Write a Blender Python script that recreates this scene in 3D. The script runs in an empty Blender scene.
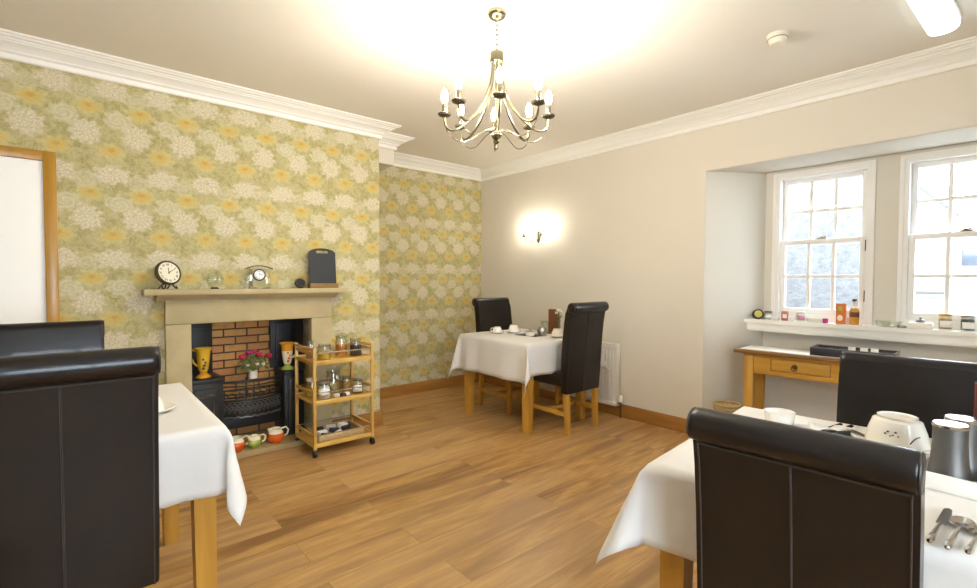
import bpy, bmesh, math, random
from mathutils import Vector, Matrix, Euler
random.seed(7)
PI = math.pi
SC = bpy.context.scene
COL = SC.collection
R = math.radians

# ------------------------------------------------------------------ materials
def new_mat(name):
    m = bpy.data.materials.new(name); m.use_nodes = True
    nt = m.node_tree
    return m, nt, nt.nodes['Principled BSDF']

def mat(name, col, rough=.5, metal=0., spec=.5, coat=0., var=0., scale=8., bump=0., bscale=60., emit=None, estr=0., trans=0., alpha=1.):
    m, nt, b = new_mat(name)
    b.inputs['Base Color'].default_value = (*col, 1)
    b.inputs['Roughness'].default_value = rough
    b.inputs['Metallic'].default_value = metal
    b.inputs['Specular IOR Level'].default_value = spec
    b.inputs['Coat Weight'].default_value = coat
    b.inputs['Transmission Weight'].default_value = trans
    b.inputs['Alpha'].default_value = alpha
    tc = nt.nodes.new('ShaderNodeTexCoord')
    if var:
        n = nt.nodes.new('ShaderNodeTexNoise'); n.inputs['Scale'].default_value = scale; n.inputs['Detail'].default_value = 4
        nt.links.new(tc.outputs['Object'], n.inputs['Vector'])
        mx = nt.nodes.new('ShaderNodeMix'); mx.data_type = 'RGBA'
        mx.inputs[6].default_value = (*[c*(1-var) for c in col], 1)
        mx.inputs[7].default_value = (*[min(1, c*(1+var)) for c in col], 1)
        nt.links.new(n.outputs['Fac'], mx.inputs[0]); nt.links.new(mx.outputs[2], b.inputs['Base Color'])
    if bump:
        n = nt.nodes.new('ShaderNodeTexNoise'); n.inputs['Scale'].default_value = bscale; n.inputs['Detail'].default_value = 3
        nt.links.new(tc.outputs['Object'], n.inputs['Vector'])
        bp = nt.nodes.new('ShaderNodeBump'); bp.inputs['Strength'].default_value = bump; bp.inputs['Distance'].default_value = .01
        nt.links.new(n.outputs['Fac'], bp.inputs['Height']); nt.links.new(bp.outputs['Normal'], b.inputs['Normal'])
    if emit:
        b.inputs['Emission Color'].default_value = (*emit, 1); b.inputs['Emission Strength'].default_value = estr
    return m

def wood(name, c1, c2, axis='z', rough=.4, grain=18.):
    m, nt, b = new_mat(name)
    tc = nt.nodes.new('ShaderNodeTexCoord'); mp = nt.nodes.new('ShaderNodeMapping')
    s = {'x': (.08, 1, 1), 'y': (1, .08, 1), 'z': (1, 1, .08)}[axis]
    mp.inputs['Scale'].default_value = s
    nt.links.new(tc.outputs['Object'], mp.inputs['Vector'])
    n = nt.nodes.new('ShaderNodeTexNoise'); n.inputs['Scale'].default_value = grain; n.inputs['Detail'].default_value = 6; n.inputs['Distortion'].default_value = .6
    nt.links.new(mp.outputs[0], n.inputs['Vector'])
    cr = nt.nodes.new('ShaderNodeValToRGB')
    cr.color_ramp.elements[0].position = .3; cr.color_ramp.elements[0].color = (*c1, 1)
    cr.color_ramp.elements[1].position = .7; cr.color_ramp.elements[1].color = (*c2, 1)
    nt.links.new(n.outputs['Fac'], cr.inputs[0]); nt.links.new(cr.outputs[0], b.inputs['Base Color'])
    b.inputs['Roughness'].default_value = rough
    bp = nt.nodes.new('ShaderNodeBump'); bp.inputs['Strength'].default_value = .08; bp.inputs['Distance'].default_value = .004
    nt.links.new(n.outputs['Fac'], bp.inputs['Height']); nt.links.new(bp.outputs['Normal'], b.inputs['Normal'])
    return m

class Nt:
    """small expression helper for node graphs"""
    def __init__(s, nt): s.nt = nt
    def put(s, sock, v):
        if hasattr(v, 'is_linked'): s.nt.links.new(v, sock)
        else: sock.default_value = v
    def m(s, op, a, b=0., c=None, clamp=False):
        n = s.nt.nodes.new('ShaderNodeMath'); n.operation = op; n.use_clamp = clamp
        s.put(n.inputs[0], a); s.put(n.inputs[1], b)
        if c is not None: s.put(n.inputs[2], c)
        return n.outputs[0]
    def ss(s, x, a, b):
        n = s.nt.nodes.new('ShaderNodeMapRange'); n.interpolation_type = 'SMOOTHSTEP'
        s.put(n.inputs[0], x); n.inputs[1].default_value = a; n.inputs[2].default_value = b
        return n.outputs[0]
    def mix(s, f, a, b):
        n = s.nt.nodes.new('ShaderNodeMix'); n.data_type = 'RGBA'
        s.put(n.inputs[0], f)
        s.put(n.inputs[6], a if hasattr(a, 'is_linked') else (*a, 1)); s.put(n.inputs[7], b if hasattr(b, 'is_linked') else (*b, 1))
        return n.outputs[2]
    def noise(s, vec, sc, det=3, dist=0.):
        n = s.nt.nodes.new('ShaderNodeTexNoise'); n.inputs['Scale'].default_value = sc; n.inputs['Detail'].default_value = det
        n.inputs['Distortion'].default_value = dist
        s.nt.links.new(vec, n.inputs['Vector']); return n.outputs['Fac']
    def voro(s, vec, sc, feat='F1'):
        n = s.nt.nodes.new('ShaderNodeTexVoronoi'); n.inputs['Scale'].default_value = sc; n.feature = feat
        s.nt.links.new(vec, n.inputs['Vector']); return n.outputs['Distance']

def wallpaper(name, yoff):
    m, nt, b = new_mat(name); g = Nt(nt)
    tc = nt.nodes.new('ShaderNodeTexCoord'); sp = nt.nodes.new('ShaderNodeSeparateXYZ')
    P = tc.outputs['Object']; nt.links.new(P, sp.inputs[0])
    Y, Z = sp.outputs[1], sp.outputs[2]
    wob = g.noise(P, 28, 2)
    py, pz = .2525, .5155
    def local(y0, z0, warp=.03):
        u = g.m('MULTIPLY', g.m('SUBTRACT', Y, y0+yoff), 1/py); du = g.m('MULTIPLY', g.m('SUBTRACT', u, g.m('ROUND', u)), py)
        v = g.m('MULTIPLY', g.m('SUBTRACT', Z, z0), 1/pz); dv = g.m('MULTIPLY', g.m('SUBTRACT', v, g.m('ROUND', v)), pz)
        return du, dv
    def flower(y0, z0, ry, rz, n, amp, edge=(1.0, .8)):
        du, dv = local(y0, z0)
        a = g.m('DIVIDE', du, ry); c = g.m('DIVIDE', dv, rz)
        r = g.m('SQRT', g.m('ADD', g.m('MULTIPLY', a, a), g.m('MULTIPLY', c, c)))
        th = g.m('ARCTAN2', c, a)
        pet = g.m('MULTIPLY', g.m('SINE', g.m('MULTIPLY', th, float(n))), amp)
        rr = g.m('ADD', g.m('ADD', r, pet), g.m('MULTIPLY', g.m('SUBTRACT', wob, .5), .9))
        return g.ss(rr, *edge), r, th
    n1 = g.noise(P, 22, 5, 1.2); n2 = g.noise(P, 60, 4, .8); v1 = g.voro(P, 58, 'DISTANCE_TO_EDGE'); v2 = g.voro(P, 75, 'F1')
    bg = g.mix(g.ss(n1, .35, .65), (.335, .290, .112), (.465, .405, .195))
    curl = g.m('SINE', g.m('MULTIPLY', g.noise(P, 9, 1, .5), 130.))
    bg = g.mix(g.m('MULTIPLY', g.ss(curl, .45, .95), .5), bg, (.53, .47, .27))
    bg = g.mix(g.m('MULTIPLY', g.ss(n2, .5, .72), .5), bg, (.31, .265, .065)); n3 = g.noise(P, 95, 2, .4); bg = g.mix(g.m('MULTIPLY', g.ss(n3, .55, .68), .5), bg, (.55, .475, .29)); bg = g.mix(g.m('MULTIPLY', g.ss(g.noise(P, 11, 3, .6), .5, .62), .45), bg, (.50, .43, .25))
    # pale ghost blooms
    for (y0, z0) in ((.735, 2.245), (.83, 1.87), (.735, 1.73)):
        f, r, th = flower(y0+.0, z0, .075, .06, 7, .12, (1.1, .7))
        ring = g.ss(g.m('SINE', g.m('ADD', g.m('MULTIPLY', r, 16.), g.m('MULTIPLY', th, 2.))), 0., .8)
        bg = g.mix(g.m('MULTIPLY', f, g.m('ADD', g.m('MULTIPLY', ring, .14), .22)), bg, (.66, .63, .46))
    def yellow(c, y0, z0, ry, rz):
        f, r, th = flower(y0, z0, ry*1.35, rz*1.4, 8, .10, (1.05, .6))
        c = g.mix(g.m('MULTIPLY', f, .55), c, (.60, .51, .22))
        f2, r2, t2 = flower(y0, z0, ry*.85, rz*.8, 9, .12, (1.1, .6))
        c = g.mix(g.m('MULTIPLY', f2, .75), c, (.58, .40, .10))
        f3, r3, t3 = flower(y0, z0+.008, ry*.33, rz*.33, 5, .2, (1.1, .5))
        return g.mix(g.m('MULTIPLY', f3, .7), c, (.50, .30, .06))
    bg = yellow(bg, .848, 1.788, .063, .042); bg = yellow(bg, .70, 2.05, .063, .045)
    def white(c, y0, z0, ry, rz, n):
        f, r, th = flower(y0, z0, ry*1.06, rz*1.06, n, .08, (1.08, .68))
        lines = g.m('SINE', g.m('ADD', g.m('MULTIPLY', th, float(n)), g.m('MULTIPLY', r, 9.)))
        det = g.m('MULTIPLY', g.ss(v1, -.05, .12), g.m('ADD', .72, g.m('MULTIPLY', g.ss(lines, -1., .2), .28)))
        w = g.mix(det, (.40, .345, .18), (.65, .585, .425))
        return g.mix(f, c, w)
    bg = white(bg, .955, 1.9085, .092, .060, 9); bg = white(bg, .83, 2.155, .078, .076, 11)
    nt.links.new(bg, b.inputs['Base Color']); b.inputs['Roughness'].default_value = .75
    b.inputs['Specular IOR Level'].default_value = .25
    return m

def floor_mat():
    m, nt, b = new_mat('oak_laminate'); g = Nt(nt)
    tc = nt.nodes.new('ShaderNodeTexCoord'); sp = nt.nodes.new('ShaderNodeSeparateXYZ'); nt.links.new(tc.outputs['Object'], sp.inputs[0])
    cb = nt.nodes.new('ShaderNodeCombineXYZ'); nt.links.new(sp.outputs[1], cb.inputs[0]); nt.links.new(sp.outputs[0], cb.inputs[1])
    br = nt.nodes.new('ShaderNodeTexBrick'); nt.links.new(cb.outputs[0], br.inputs['Vector'])
    br.inputs['Scale'].default_value = 1; br.inputs['Brick Width'].default_value = 1.25; br.inputs['Row Height'].default_value = .193
    br.inputs['Mortar Size'].default_value = .0018; br.inputs['Mortar Smooth'].default_value = .2; br.offset = .37; br.offset_frequency = 2
    br.inputs['Color1'].default_value = (0, 0, 0, 1); br.inputs['Color2'].default_value = (1, 1, 1, 1); br.inputs['Mortar'].default_value = (.5, .5, .5, 1)
    rnd = br.outputs['Color']
    # shift grain per plank
    add = nt.nodes.new('ShaderNodeVectorMath'); add.operation = 'MULTIPLY_ADD'
    nt.links.new(rnd, add.inputs[0]); add.inputs[1].default_value = (3.1, 7.7, 1.3); nt.links.new(cb.outputs[0], add.inputs[2])
    mp = nt.nodes.new('ShaderNodeMapping'); mp.inputs['Scale'].default_value = (.13, 1, 1); nt.links.new(add.outputs[0], mp.inputs[0])
    n1 = g.noise(mp.outputs[0], 34, 6, .8); mp3 = nt.nodes.new('ShaderNodeMapping'); mp3.inputs['Scale'].default_value = (.11, 1, 1); nt.links.new(add.outputs[0], mp3.inputs[0]); n2 = g.noise(mp3.outputs[0], 7, 4, .7)
    bw = nt.nodes.new('ShaderNodeRGBToBW'); nt.links.new(rnd, bw.inputs[0])
    base = g.mix(g.ss(n1, .3, .7), (.36, .185, .05), (.54, .315, .108))
    base = g.mix(g.m('MULTIPLY', g.ss(n2, .43, .66), .85), base, (.185, .082, .027))
    base = g.mix(g.m('MULTIPLY', bw.outputs[0], .5), base, (.56, .35, .165))
    mp2 = nt.nodes.new('ShaderNodeMapping'); mp2.inputs['Scale'].default_value = (.45, 1, 1); nt.links.new(add.outputs[0], mp2.inputs[0])
    kn = g.voro(mp2.outputs[0], 3.2); base = g.mix(g.m('MULTIPLY', g.ss(kn, .11, .02), .7), base, (.17, .085, .035))
    base = g.mix(g.m('MULTIPLY', br.outputs['Fac'], .4), base, (.14, .075, .035))
    nt.links.new(base, b.inputs['Base Color'])
    b.inputs['Roughness'].default_value = .38; b.inputs['Specular IOR Level'].default_value = .45
    bp = nt.nodes.new('ShaderNodeBump'); bp.inputs['Strength'].default_value = .12; bp.inputs['Distance'].default_value = .003
    nt.links.new(g.m('SUBTRACT', n1, br.outputs['Fac']), bp.inputs['Height']); nt.links.new(bp.outputs['Normal'], b.inputs['Normal'])
    return m

def brick_mat(name, c1, c2, mort, w=.215, h=.068, ms=.007, off=(0, 0)):
    m, nt, b = new_mat(name); g = Nt(nt)
    tc = nt.nodes.new('ShaderNodeTexCoord'); sp = nt.nodes.new('ShaderNodeSeparateXYZ'); nt.links.new(tc.outputs['Object'], sp.inputs[0])
    cb = nt.nodes.new('ShaderNodeCombineXYZ'); nt.links.new(g.m('ADD', g.m('ADD', sp.outputs[1], sp.outputs[0]), off[0]), cb.inputs[0]); nt.links.new(g.m('ADD', sp.outputs[2], off[1]), cb.inputs[1])
    br = nt.nodes.new('ShaderNodeTexBrick'); nt.links.new(cb.outputs[0], br.inputs['Vector'])
    br.inputs['Scale'].default_value = 1; br.inputs['Brick Width'].default_value = w; br.inputs['Row Height'].default_value = h
    br.inputs['Mortar Size'].default_value = ms; br.inputs['Color1'].default_value = (*c1, 1); br.inputs['Color2'].default_value = (*c2, 1)
    br.inputs['Mortar'].default_value = (*mort, 1); br.inputs['Mortar Smooth'].default_value = .1
    n = g.noise(tc.outputs['Object'], 30, 4)
    c = g.mix(g.m('MULTIPLY', g.ss(n, .45, .75), .4), br.outputs['Color'], tuple(x*.45 for x in c1))
    nt.links.new(c, b.inputs['Base Color']); b.inputs['Roughness'].default_value = .8
    bp = nt.nodes.new('ShaderNodeBump'); bp.inputs['Strength'].default_value = .6; bp.inputs['Distance'].default_value = .008; bp.invert = True
    nt.links.new(br.outputs['Fac'], bp.inputs['Height']); nt.links.new(bp.outputs['Normal'], b.inputs['Normal'])
    return m

def pane_mat(name, tint=(1, 1, 1), refl=.06):
    m = bpy.data.materials.new(name); m.use_nodes = True; nt = m.node_tree
    for n in list(nt.nodes): nt.nodes.remove(n)
    o = nt.nodes.new('ShaderNodeOutputMaterial'); t = nt.nodes.new('ShaderNodeBsdfTransparent'); gl = nt.nodes.new('ShaderNodeBsdfGlossy')
    t.inputs[0].default_value = (*tint, 1); gl.inputs['Roughness'].default_value = .02
    mx = nt.nodes.new('ShaderNodeMixShader'); fr = nt.nodes.new('ShaderNodeLayerWeight'); fr.inputs[0].default_value = .5
    g = Nt(nt); nt.links.new(g.m('ADD', g.m('MULTIPLY', g.m('POWER', fr.outputs[1], 4.), .6), refl, clamp=True), mx.inputs[0])
    nt.links.new(t.outputs[0], mx.inputs[1]); nt.links.new(gl.outputs[0], mx.inputs[2]); nt.links.new(mx.outputs[0], o.inputs[0])
    return m

def emit_mat(name, col, s):
    m = bpy.data.materials.new(name); m.use_nodes = True; nt = m.node_tree
    for n in list(nt.nodes): nt.nodes.remove(n)
    o = nt.nodes.new('ShaderNodeOutputMaterial'); e = nt.nodes.new('ShaderNodeEmission')
    e.inputs[0].default_value = (*col, 1); e.inputs[1].default_value = s; nt.links.new(e.outputs[0], o.inputs[0]); return m

M = {}
M['paper'] = wallpaper('floral_wallpaper', 0.); M['paper_alcove'] = wallpaper('floral_wallpaper_alcove', .128)
M['cream'] = mat('cream_wall_paint', (.70, .645, .545), .8, spec=.2, var=.02, scale=3)
M['cream2'] = mat('pale_reveal_paint', (.66, .625, .545), .8, spec=.2, var=.02, scale=3)
M['ceil'] = mat('ceiling_paint', (.80, .765, .685), .85, spec=.2, var=.01, scale=2)
M['white'] = mat('white_gloss_paint', (.86, .845, .79), .4, spec=.4, var=.01)
M['wwhite'] = mat('window_white_paint', (.80, .79, .76), .4, spec=.4)
M['floor'] = floor_mat()
M['oak'] = wood('oak_leg', (.43, .21, .026), (.57, .315, .052), 'z')
M['oakx'] = wood('oak_rail_x', (.43, .21, .026), (.57, .315, .052), 'x'); M['oaky'] = wood('oak_rail_y', (.43, .21, .026), (.57, .315, .052), 'y')
M['base_x'] = wood('baseboard_oak_x', (.28, .12, .025), (.40, .19, .045), 'x', .35); M['base_y'] = wood('baseboard_oak_y', (.28, .12, .025), (.40, .19, .045), 'y', .35)
M['door_oak'] = wood('door_frame_oak', (.35, .17, .012), (.46, .245, .027), 'z', .3)
M['bam'] = wood('bamboo', (.50, .28, .055), (.63, .40, .10), 'z', .35); M['bamy'] = wood('bamboo_y', (.50, .28, .055), (.63, .40, .10), 'y', .35); M['bamx'] = wood('bamboo_x', (.50, .28, .055), (.63, .40, .10), 'x', .35)
M['leather'] = mat('dark_brown_leather', (.008, .006, .0058), .32, spec=.32, coat=.15, var=.15, scale=5, bump=.05, bscale=260)
M['seam'] = mat('leather_seam', (.035, .028, .026), .45)
M['cloth'] = mat('white_tablecloth', (.69, .675, .645), .85, spec=.15, bump=.03, bscale=400)
M['stone'] = mat('sandstone', (.47, .385, .215), .8, spec=.2, var=.16, scale=9, bump=.08, bscale=120)
M['iron'] = mat('cast_iron', (.024, .023, .022), .45, spec=.35, var=.2, scale=20, bump=.05)
M['steelmat'] = mat('iron_worn', (.16, .155, .15), .4, metal=.6, var=.3, scale=40)
M['steel'] = mat('steel', (.62, .61, .59), .18, metal=1)
M['pewter'] = mat('brushed_chrome', (.42, .41, .38), .28, metal=1)
M['mill'] = mat('brushed_steel', (.17, .167, .16), .42, metal=.9)
M['nickel'] = mat('antique_brass', (.26, .235, .155), .25, metal=1)
M['brassd'] = mat('dark_bronze', (.10, .08, .045), .4, metal=.8); M['pan'] = mat('olive_bronze', (.15, .13, .08), .35, metal=.7)
M['china'] = mat('white_china', (.80, .77, .70), .2, spec=.5)
M['glass'] = pane_mat('clear_jar_glass', (.93, .95, .92), .10)
M['pane'] = pane_mat('window_pane', (.97, .98, .98), .04)
M['black'] = mat('black_plastic', (.015, .015, .016), .4)
M['slate'] = mat('blackboard', (.03, .032, .035), .7)
M['brick'] = brick_mat('firebrick', (.66, .36, .11), (.52, .22, .08), (.05, .038, .026), .165, .060, .006, off=(.03, .02))
M['yellow'] = mat('yellow_glaze', (.72, .44, .035), .2, var=.15, scale=18); M['orange'] = mat('orange_glaze', (.66, .105, .009), .2, var=.12, scale=15)
M['green'] = mat('green_glaze', (.36, .45, .09), .2, var=.2, scale=18); M['cream_gl'] = mat('cream_glaze', (.78, .70, .48), .2)
M['ochre'] = mat('ochre_glaze', (.70, .33, .03), .22, var=.2, scale=20)
M['rose'] = mat('rose_petal', (.48, .012, .055), .5); M['rose2'] = mat('magenta_petal', (.42, .015, .14), .5); M['leaf'] = mat('leaf_green', (.14, .20, .05), .6, var=.3, scale=20)
M['whitefl'] = mat('white_petal', (.82, .80, .70), .6)
M['paperw'] = mat('paper_label', (.82, .80, .74), .7)
M['bulb'] = emit_mat('lit_bulb', (1, .935, .81), 135.); M['bulb2'] = emit_mat('lit_sconce_bulb', (1, .935, .81), 65.)
M['plas'] = mat('cream_plastic', (.72, .69, .56), .45)
M['diff'] = mat('acrylic_diffuser', (.80, .88, .90), .3, emit=(.85, .97, 1), estr=.7)
M['rad'] = mat('radiator_white', (.76, .73, .66), .4)
M['wick'] = mat('wicker', (.50, .36, .17), .7, var=.3, scale=60, bump=.4, bscale=90)
M['navy'] = mat('dark_tray', (.022, .024, .034), .45)
M['menu'] = mat('menu_brown', (.16, .055, .015), .45, var=.15)
M['redm'] = mat('menu_red', (.11, .022, .014), .4)

# ------------------------------------------------------------------ mesh helpers
class MB:
    def __init__(s): s.bm = bmesh.new(); s.T = Matrix()
    def _xf(s, vs, mtx):
        for v in vs: v.co = s.T @ (mtx @ v.co)
    def box(s, x0, x1, y0, y1, z0, z1, bev=0., rot=None, mi=0):
        r = bmesh.ops.create_cube(s.bm, size=1.); vs = r['verts']
        c = Vector(((x0+x1)/2, (y0+y1)/2, (z0+z1)/2)); d = (abs(x1-x0), abs(y1-y0), abs(z1-z0))
        for v in vs: v.co = Vector((v.co.x*d[0], v.co.y*d[1], v.co.z*d[2]))
        fs = set(f for v in vs for f in v.link_faces)
        if bev > 0:
            es = list(set(e for v in vs for e in v.link_edges))
            rr = bmesh.ops.bevel(s.bm, geom=es, offset=min(bev, min(d)*.45), segments=2, affect='EDGES', profile=.5)
            vs = list(set(v for f in rr['faces'] for v in f.verts) | set(v for v in vs if v.is_valid))
            fs = set(f for v in vs for f in v.link_faces)
        mtx = Matrix.Translation(c) @ (rot.to_4x4() if rot else Matrix())
        s._xf(vs, mtx)
        for f in fs: f.material_index = mi
        return s
    def lathe(s, prof, seg=24, loc=(0, 0, 0), rot=None, mi=0, sx=1., sy=1.):
        """prof: [(r,z)...]"""
        mtx = Matrix.Translation(Vector(loc)) @ (rot.to_4x4() if rot else Matrix())
        rings = []
        for (r, z) in prof:
            if r < 1e-5: rings.append([s.bm.verts.new(s.T @ (mtx @ Vector((0, 0, z))))])
            else: rings.append([s.bm.verts.new(s.T @ (mtx @ Vector((r*sx*math.cos(2*PI*i/seg), r*sy*math.sin(2*PI*i/seg), z)))) for i in range(seg)])
        for a, b in zip(rings, rings[1:]):
            for i in range(seg):
                j = (i+1) % seg
                if len(a) == 1 and len(b) == 1: continue
                if len(a) == 1: f = [a[0], b[j], b[i]][::-1]
                elif len(b) == 1: f = [a[i], a[j], b[0]]
                else: f = [a[i], a[j], b[j], b[i]]
                s.bm.faces.new(f).material_index = mi
        return s
    def sphere(s, c, r, seg=14, sc=(1, 1, 1), mi=0):
        n = max(5, seg//2)
        return s.lathe([(r*math.sin(PI*i/n), -r*math.cos(PI*i/n)*sc[2]) for i in range(n+1)], seg, c, mi=mi, sx=sc[0], sy=sc[1])
    def tube(s, pts, r, seg=8, mi=0, closed=False, cap=True):
        pts = [Vector(p) for p in pts]; n = len(pts); rr = r if isinstance(r, (list, tuple)) else [r]*n
        rings = []; up = None
        for i, p in enumerate(pts):
            if closed: t = (pts[(i+1) % n]-pts[i-1]).normalized()
            else: t = ((pts[min(i+1, n-1)]-pts[max(i-1, 0)])).normalized()
            if up is None:
                up = t.orthogonal().normalized()
            else:
                up = (up-t*up.dot(t))
                up = up.normalized() if up.length > 1e-6 else t.orthogonal().normalized()
            w = t.cross(up)
            rings.append([s.bm.verts.new(s.T @ (p+(up*math.cos(2*PI*k/seg)+w*math.sin(2*PI*k/seg))*rr[i])) for k in range(seg)])
        m = n if closed else n-1
        for i in range(m):
            a, b = rings[i], rings[(i+1) % n]
            for k in range(seg):
                l = (k+1) % seg; s.bm.faces.new([a[k], a[l], b[l], b[k]]).material_index = mi
        if cap and not closed:
            s.bm.faces.new(rings[0][::-1]).material_index = mi; s.bm.faces.new(rings[-1]).material_index = mi
        return s
    def prism(s, poly, a0, a1, axis='x', mi=0):
        """poly: 2D points; extruded along axis from a0 to a1. axis x: (y,z); y: (x,z); z: (x,y)"""
        def P(p, a): return {'x': Vector((a, p[0], p[1])), 'y': Vector((p[0], a, p[1])), 'z': Vector((p[0], p[1], a))}[axis]
        A = [s.bm.verts.new(s.T @ P(p, a0)) for p in poly]; B = [s.bm.verts.new(s.T @ P(p, a1)) for p in poly]
        n = len(poly)
        for i in range(n):
            j = (i+1) % n; s.bm.faces.new([A[i], A[j], B[j], B[i]]).material_index = mi
        s.bm.faces.new(A[::-1]).material_index = mi; s.bm.faces.new(B).material_index = mi
        return s
    def build(s, name, m, parent=None, angle=35, loc=None, solid=0.):
        bmesh.ops.recalc_face_normals(s.bm, faces=s.bm.faces[:])
        me = bpy.data.meshes.new(name); s.bm.to_mesh(me); s.bm.free()
        for x in (m if isinstance(m, (list, tuple)) else [m]): me.materials.append(x)
        me.shade_smooth(); me.set_sharp_from_angle(angle=R(angle))
        o = bpy.data.objects.new(name, me); COL.objects.link(o)
        if parent: o.parent = parent
        if loc: o.location = loc
        if solid:
            md = o.modifiers.new('Solidify', 'SOLIDIFY'); md.thickness = solid; md.offset = -1
        return o

def tag(o, label, cat, group=None):
    o['label'] = label; o['category'] = cat
    if group: o['group'] = group
    return o
def thing(name, label, cat, loc=(0, 0, 0), rz=0., group=None, sc=1.):
    o = bpy.data.objects.new(name, None); o.empty_display_size = .1; COL.objects.link(o)
    o.location = loc; o.rotation_euler = (0, 0, rz); o.scale = (sc,)*3
    return tag(o, label, cat, group)
def struct(name, mb, m, parent=None, **k):
    o = mb.build(name, m, parent, **k)
    if not parent: o['kind'] = 'structure'
    return o
def dup(root, label, loc=None, rz=None, sc=None, group=None):
    r = root.copy(); COL.objects.link(r); r['label'] = label
    if loc is not None: r.location = loc
    if rz is not None: r.rotation_euler = (0, 0, rz)
    if sc is not None: r.scale = (sc,)*3
    if group: r['group'] = group
    for ch in list(root.children):
        c = ch.copy(); COL.objects.link(c); c.parent = r
        for g in list(ch.children):
            d = g.copy(); COL.objects.link(d); d.parent = c
    return r

# ------------------------------------------------------------------ room shell
XL, XC, YB, ZC = -3.78, -4.57, 3.84, 2.59      # chimney face, alcove wall, window wall, ceiling
YCH = 2.02                                      # end of chimney breast
XR, YF = 1.55, -2.1
struct('floor', MB().box(-4.75, XR+.12, YF-.12, 4.45, -.06, 0), M['floor'])
struct('ceiling', MB().box(-4.75, XR+.12, YF-.12, YB+.02, ZC, ZC+.06), M['ceil'])
w = MB()
w.box(-4.70, XL, YF, .596, 0, ZC); w.box(-4.70, XL, 1.403, YCH, 0, ZC); w.box(-4.70, XL, .596, 1.403, .961, ZC)
struct('wall_left', w, M['paper'])
struct('wall_alcove', MB().box(-4.70, XC, YCH, YB, 0, ZC), M['paper_alcove'])
# window wall with recess
RXA, RXB, RTOP = -1.782, .36, 2.14
BXA, BXB, BY = -1.486, .06, 4.264
w = MB(); w.box(-4.70, RXA-.002, YB, BY+.15, 0, ZC); w.box(RXB+.002, XR, YB, BY+.15, 0, ZC); w.box(RXA-.002, RXB+.002, YB, BY+.15, RTOP+.002, ZC)
struct('wall_back', w, M['cream'])
w = MB()
w.prism([(RXA, YB), (BXA, BY), (BXA, BY+.14), (RXA, BY+.14)], 0, RTOP, 'z'); w.prism([(RXB, YB), (RXB, BY+.14), (BXB, BY+.14), (BXB, BY)], 0, RTOP, 'z')
w.prism([(RXA, YB), (RXB, YB), (BXB, BY), (BXA, BY)], RTOP-.002, RTOP, 'z')
struct('wall_reveal', w, M['cream2'])
WN = [(-1.408, -.800), (-.630, -.020)]; WZ0, WZ1 = .975, 2.095
w = MB(); t0, t1 = BY, BY+.13
w.box(BXA, BXB, t0, t1, 0, WZ0); w.box(BXA, BXB, t0, t1, WZ1, RTOP)
w.box(BXA, WN[0][0], t0, t1, WZ0, WZ1); w.box(WN[0][1], WN[1][0], t0, t1, WZ0, WZ1); w.box(WN[1][1], BXB, t0, t1, WZ0, WZ1)
struct('wall_window', w, M['cream2'])
V0, V1, VZ0, VZ1 = -.55, .95, .85, 2.15
w = MB(); w.box(XR, XR+.12, YF, V0, 0, ZC); w.box(XR, XR+.12, V1, BY, 0, ZC); w.box(XR, XR+.12, V0, V1, 0, VZ0); w.box(XR, XR+.12, V0, V1, VZ1, ZC); struct('wall_right', w, M['cream'])
w3 = bpy.data.objects.new('window_3', None); COL.objects.link(w3); w3['kind'] = 'structure'
w = MB()
for a, b in ((V0, V0+.05), (V1-.05, V1), ((V0+V1)/2-.025, (V0+V1)/2+.025)): w.box(XR+.02, XR+.08, a, b, VZ0, VZ1, .004)
for a, b in ((VZ0, VZ0+.05), (VZ1-.05, VZ1), (1.48, 1.52)): w.box(XR+.021, XR+.079, V0, V1, a, b, .004)
w.build('window_frame', M['wwhite'], w3); MB().box(XR+.048, XR+.052, V0, V1, VZ0, VZ1).build('pane', M['pane'], w3)
struct('wall_front', MB().box(-4.70, XR, YF-.1, YF, 0, ZC), M['cream'])

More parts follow.
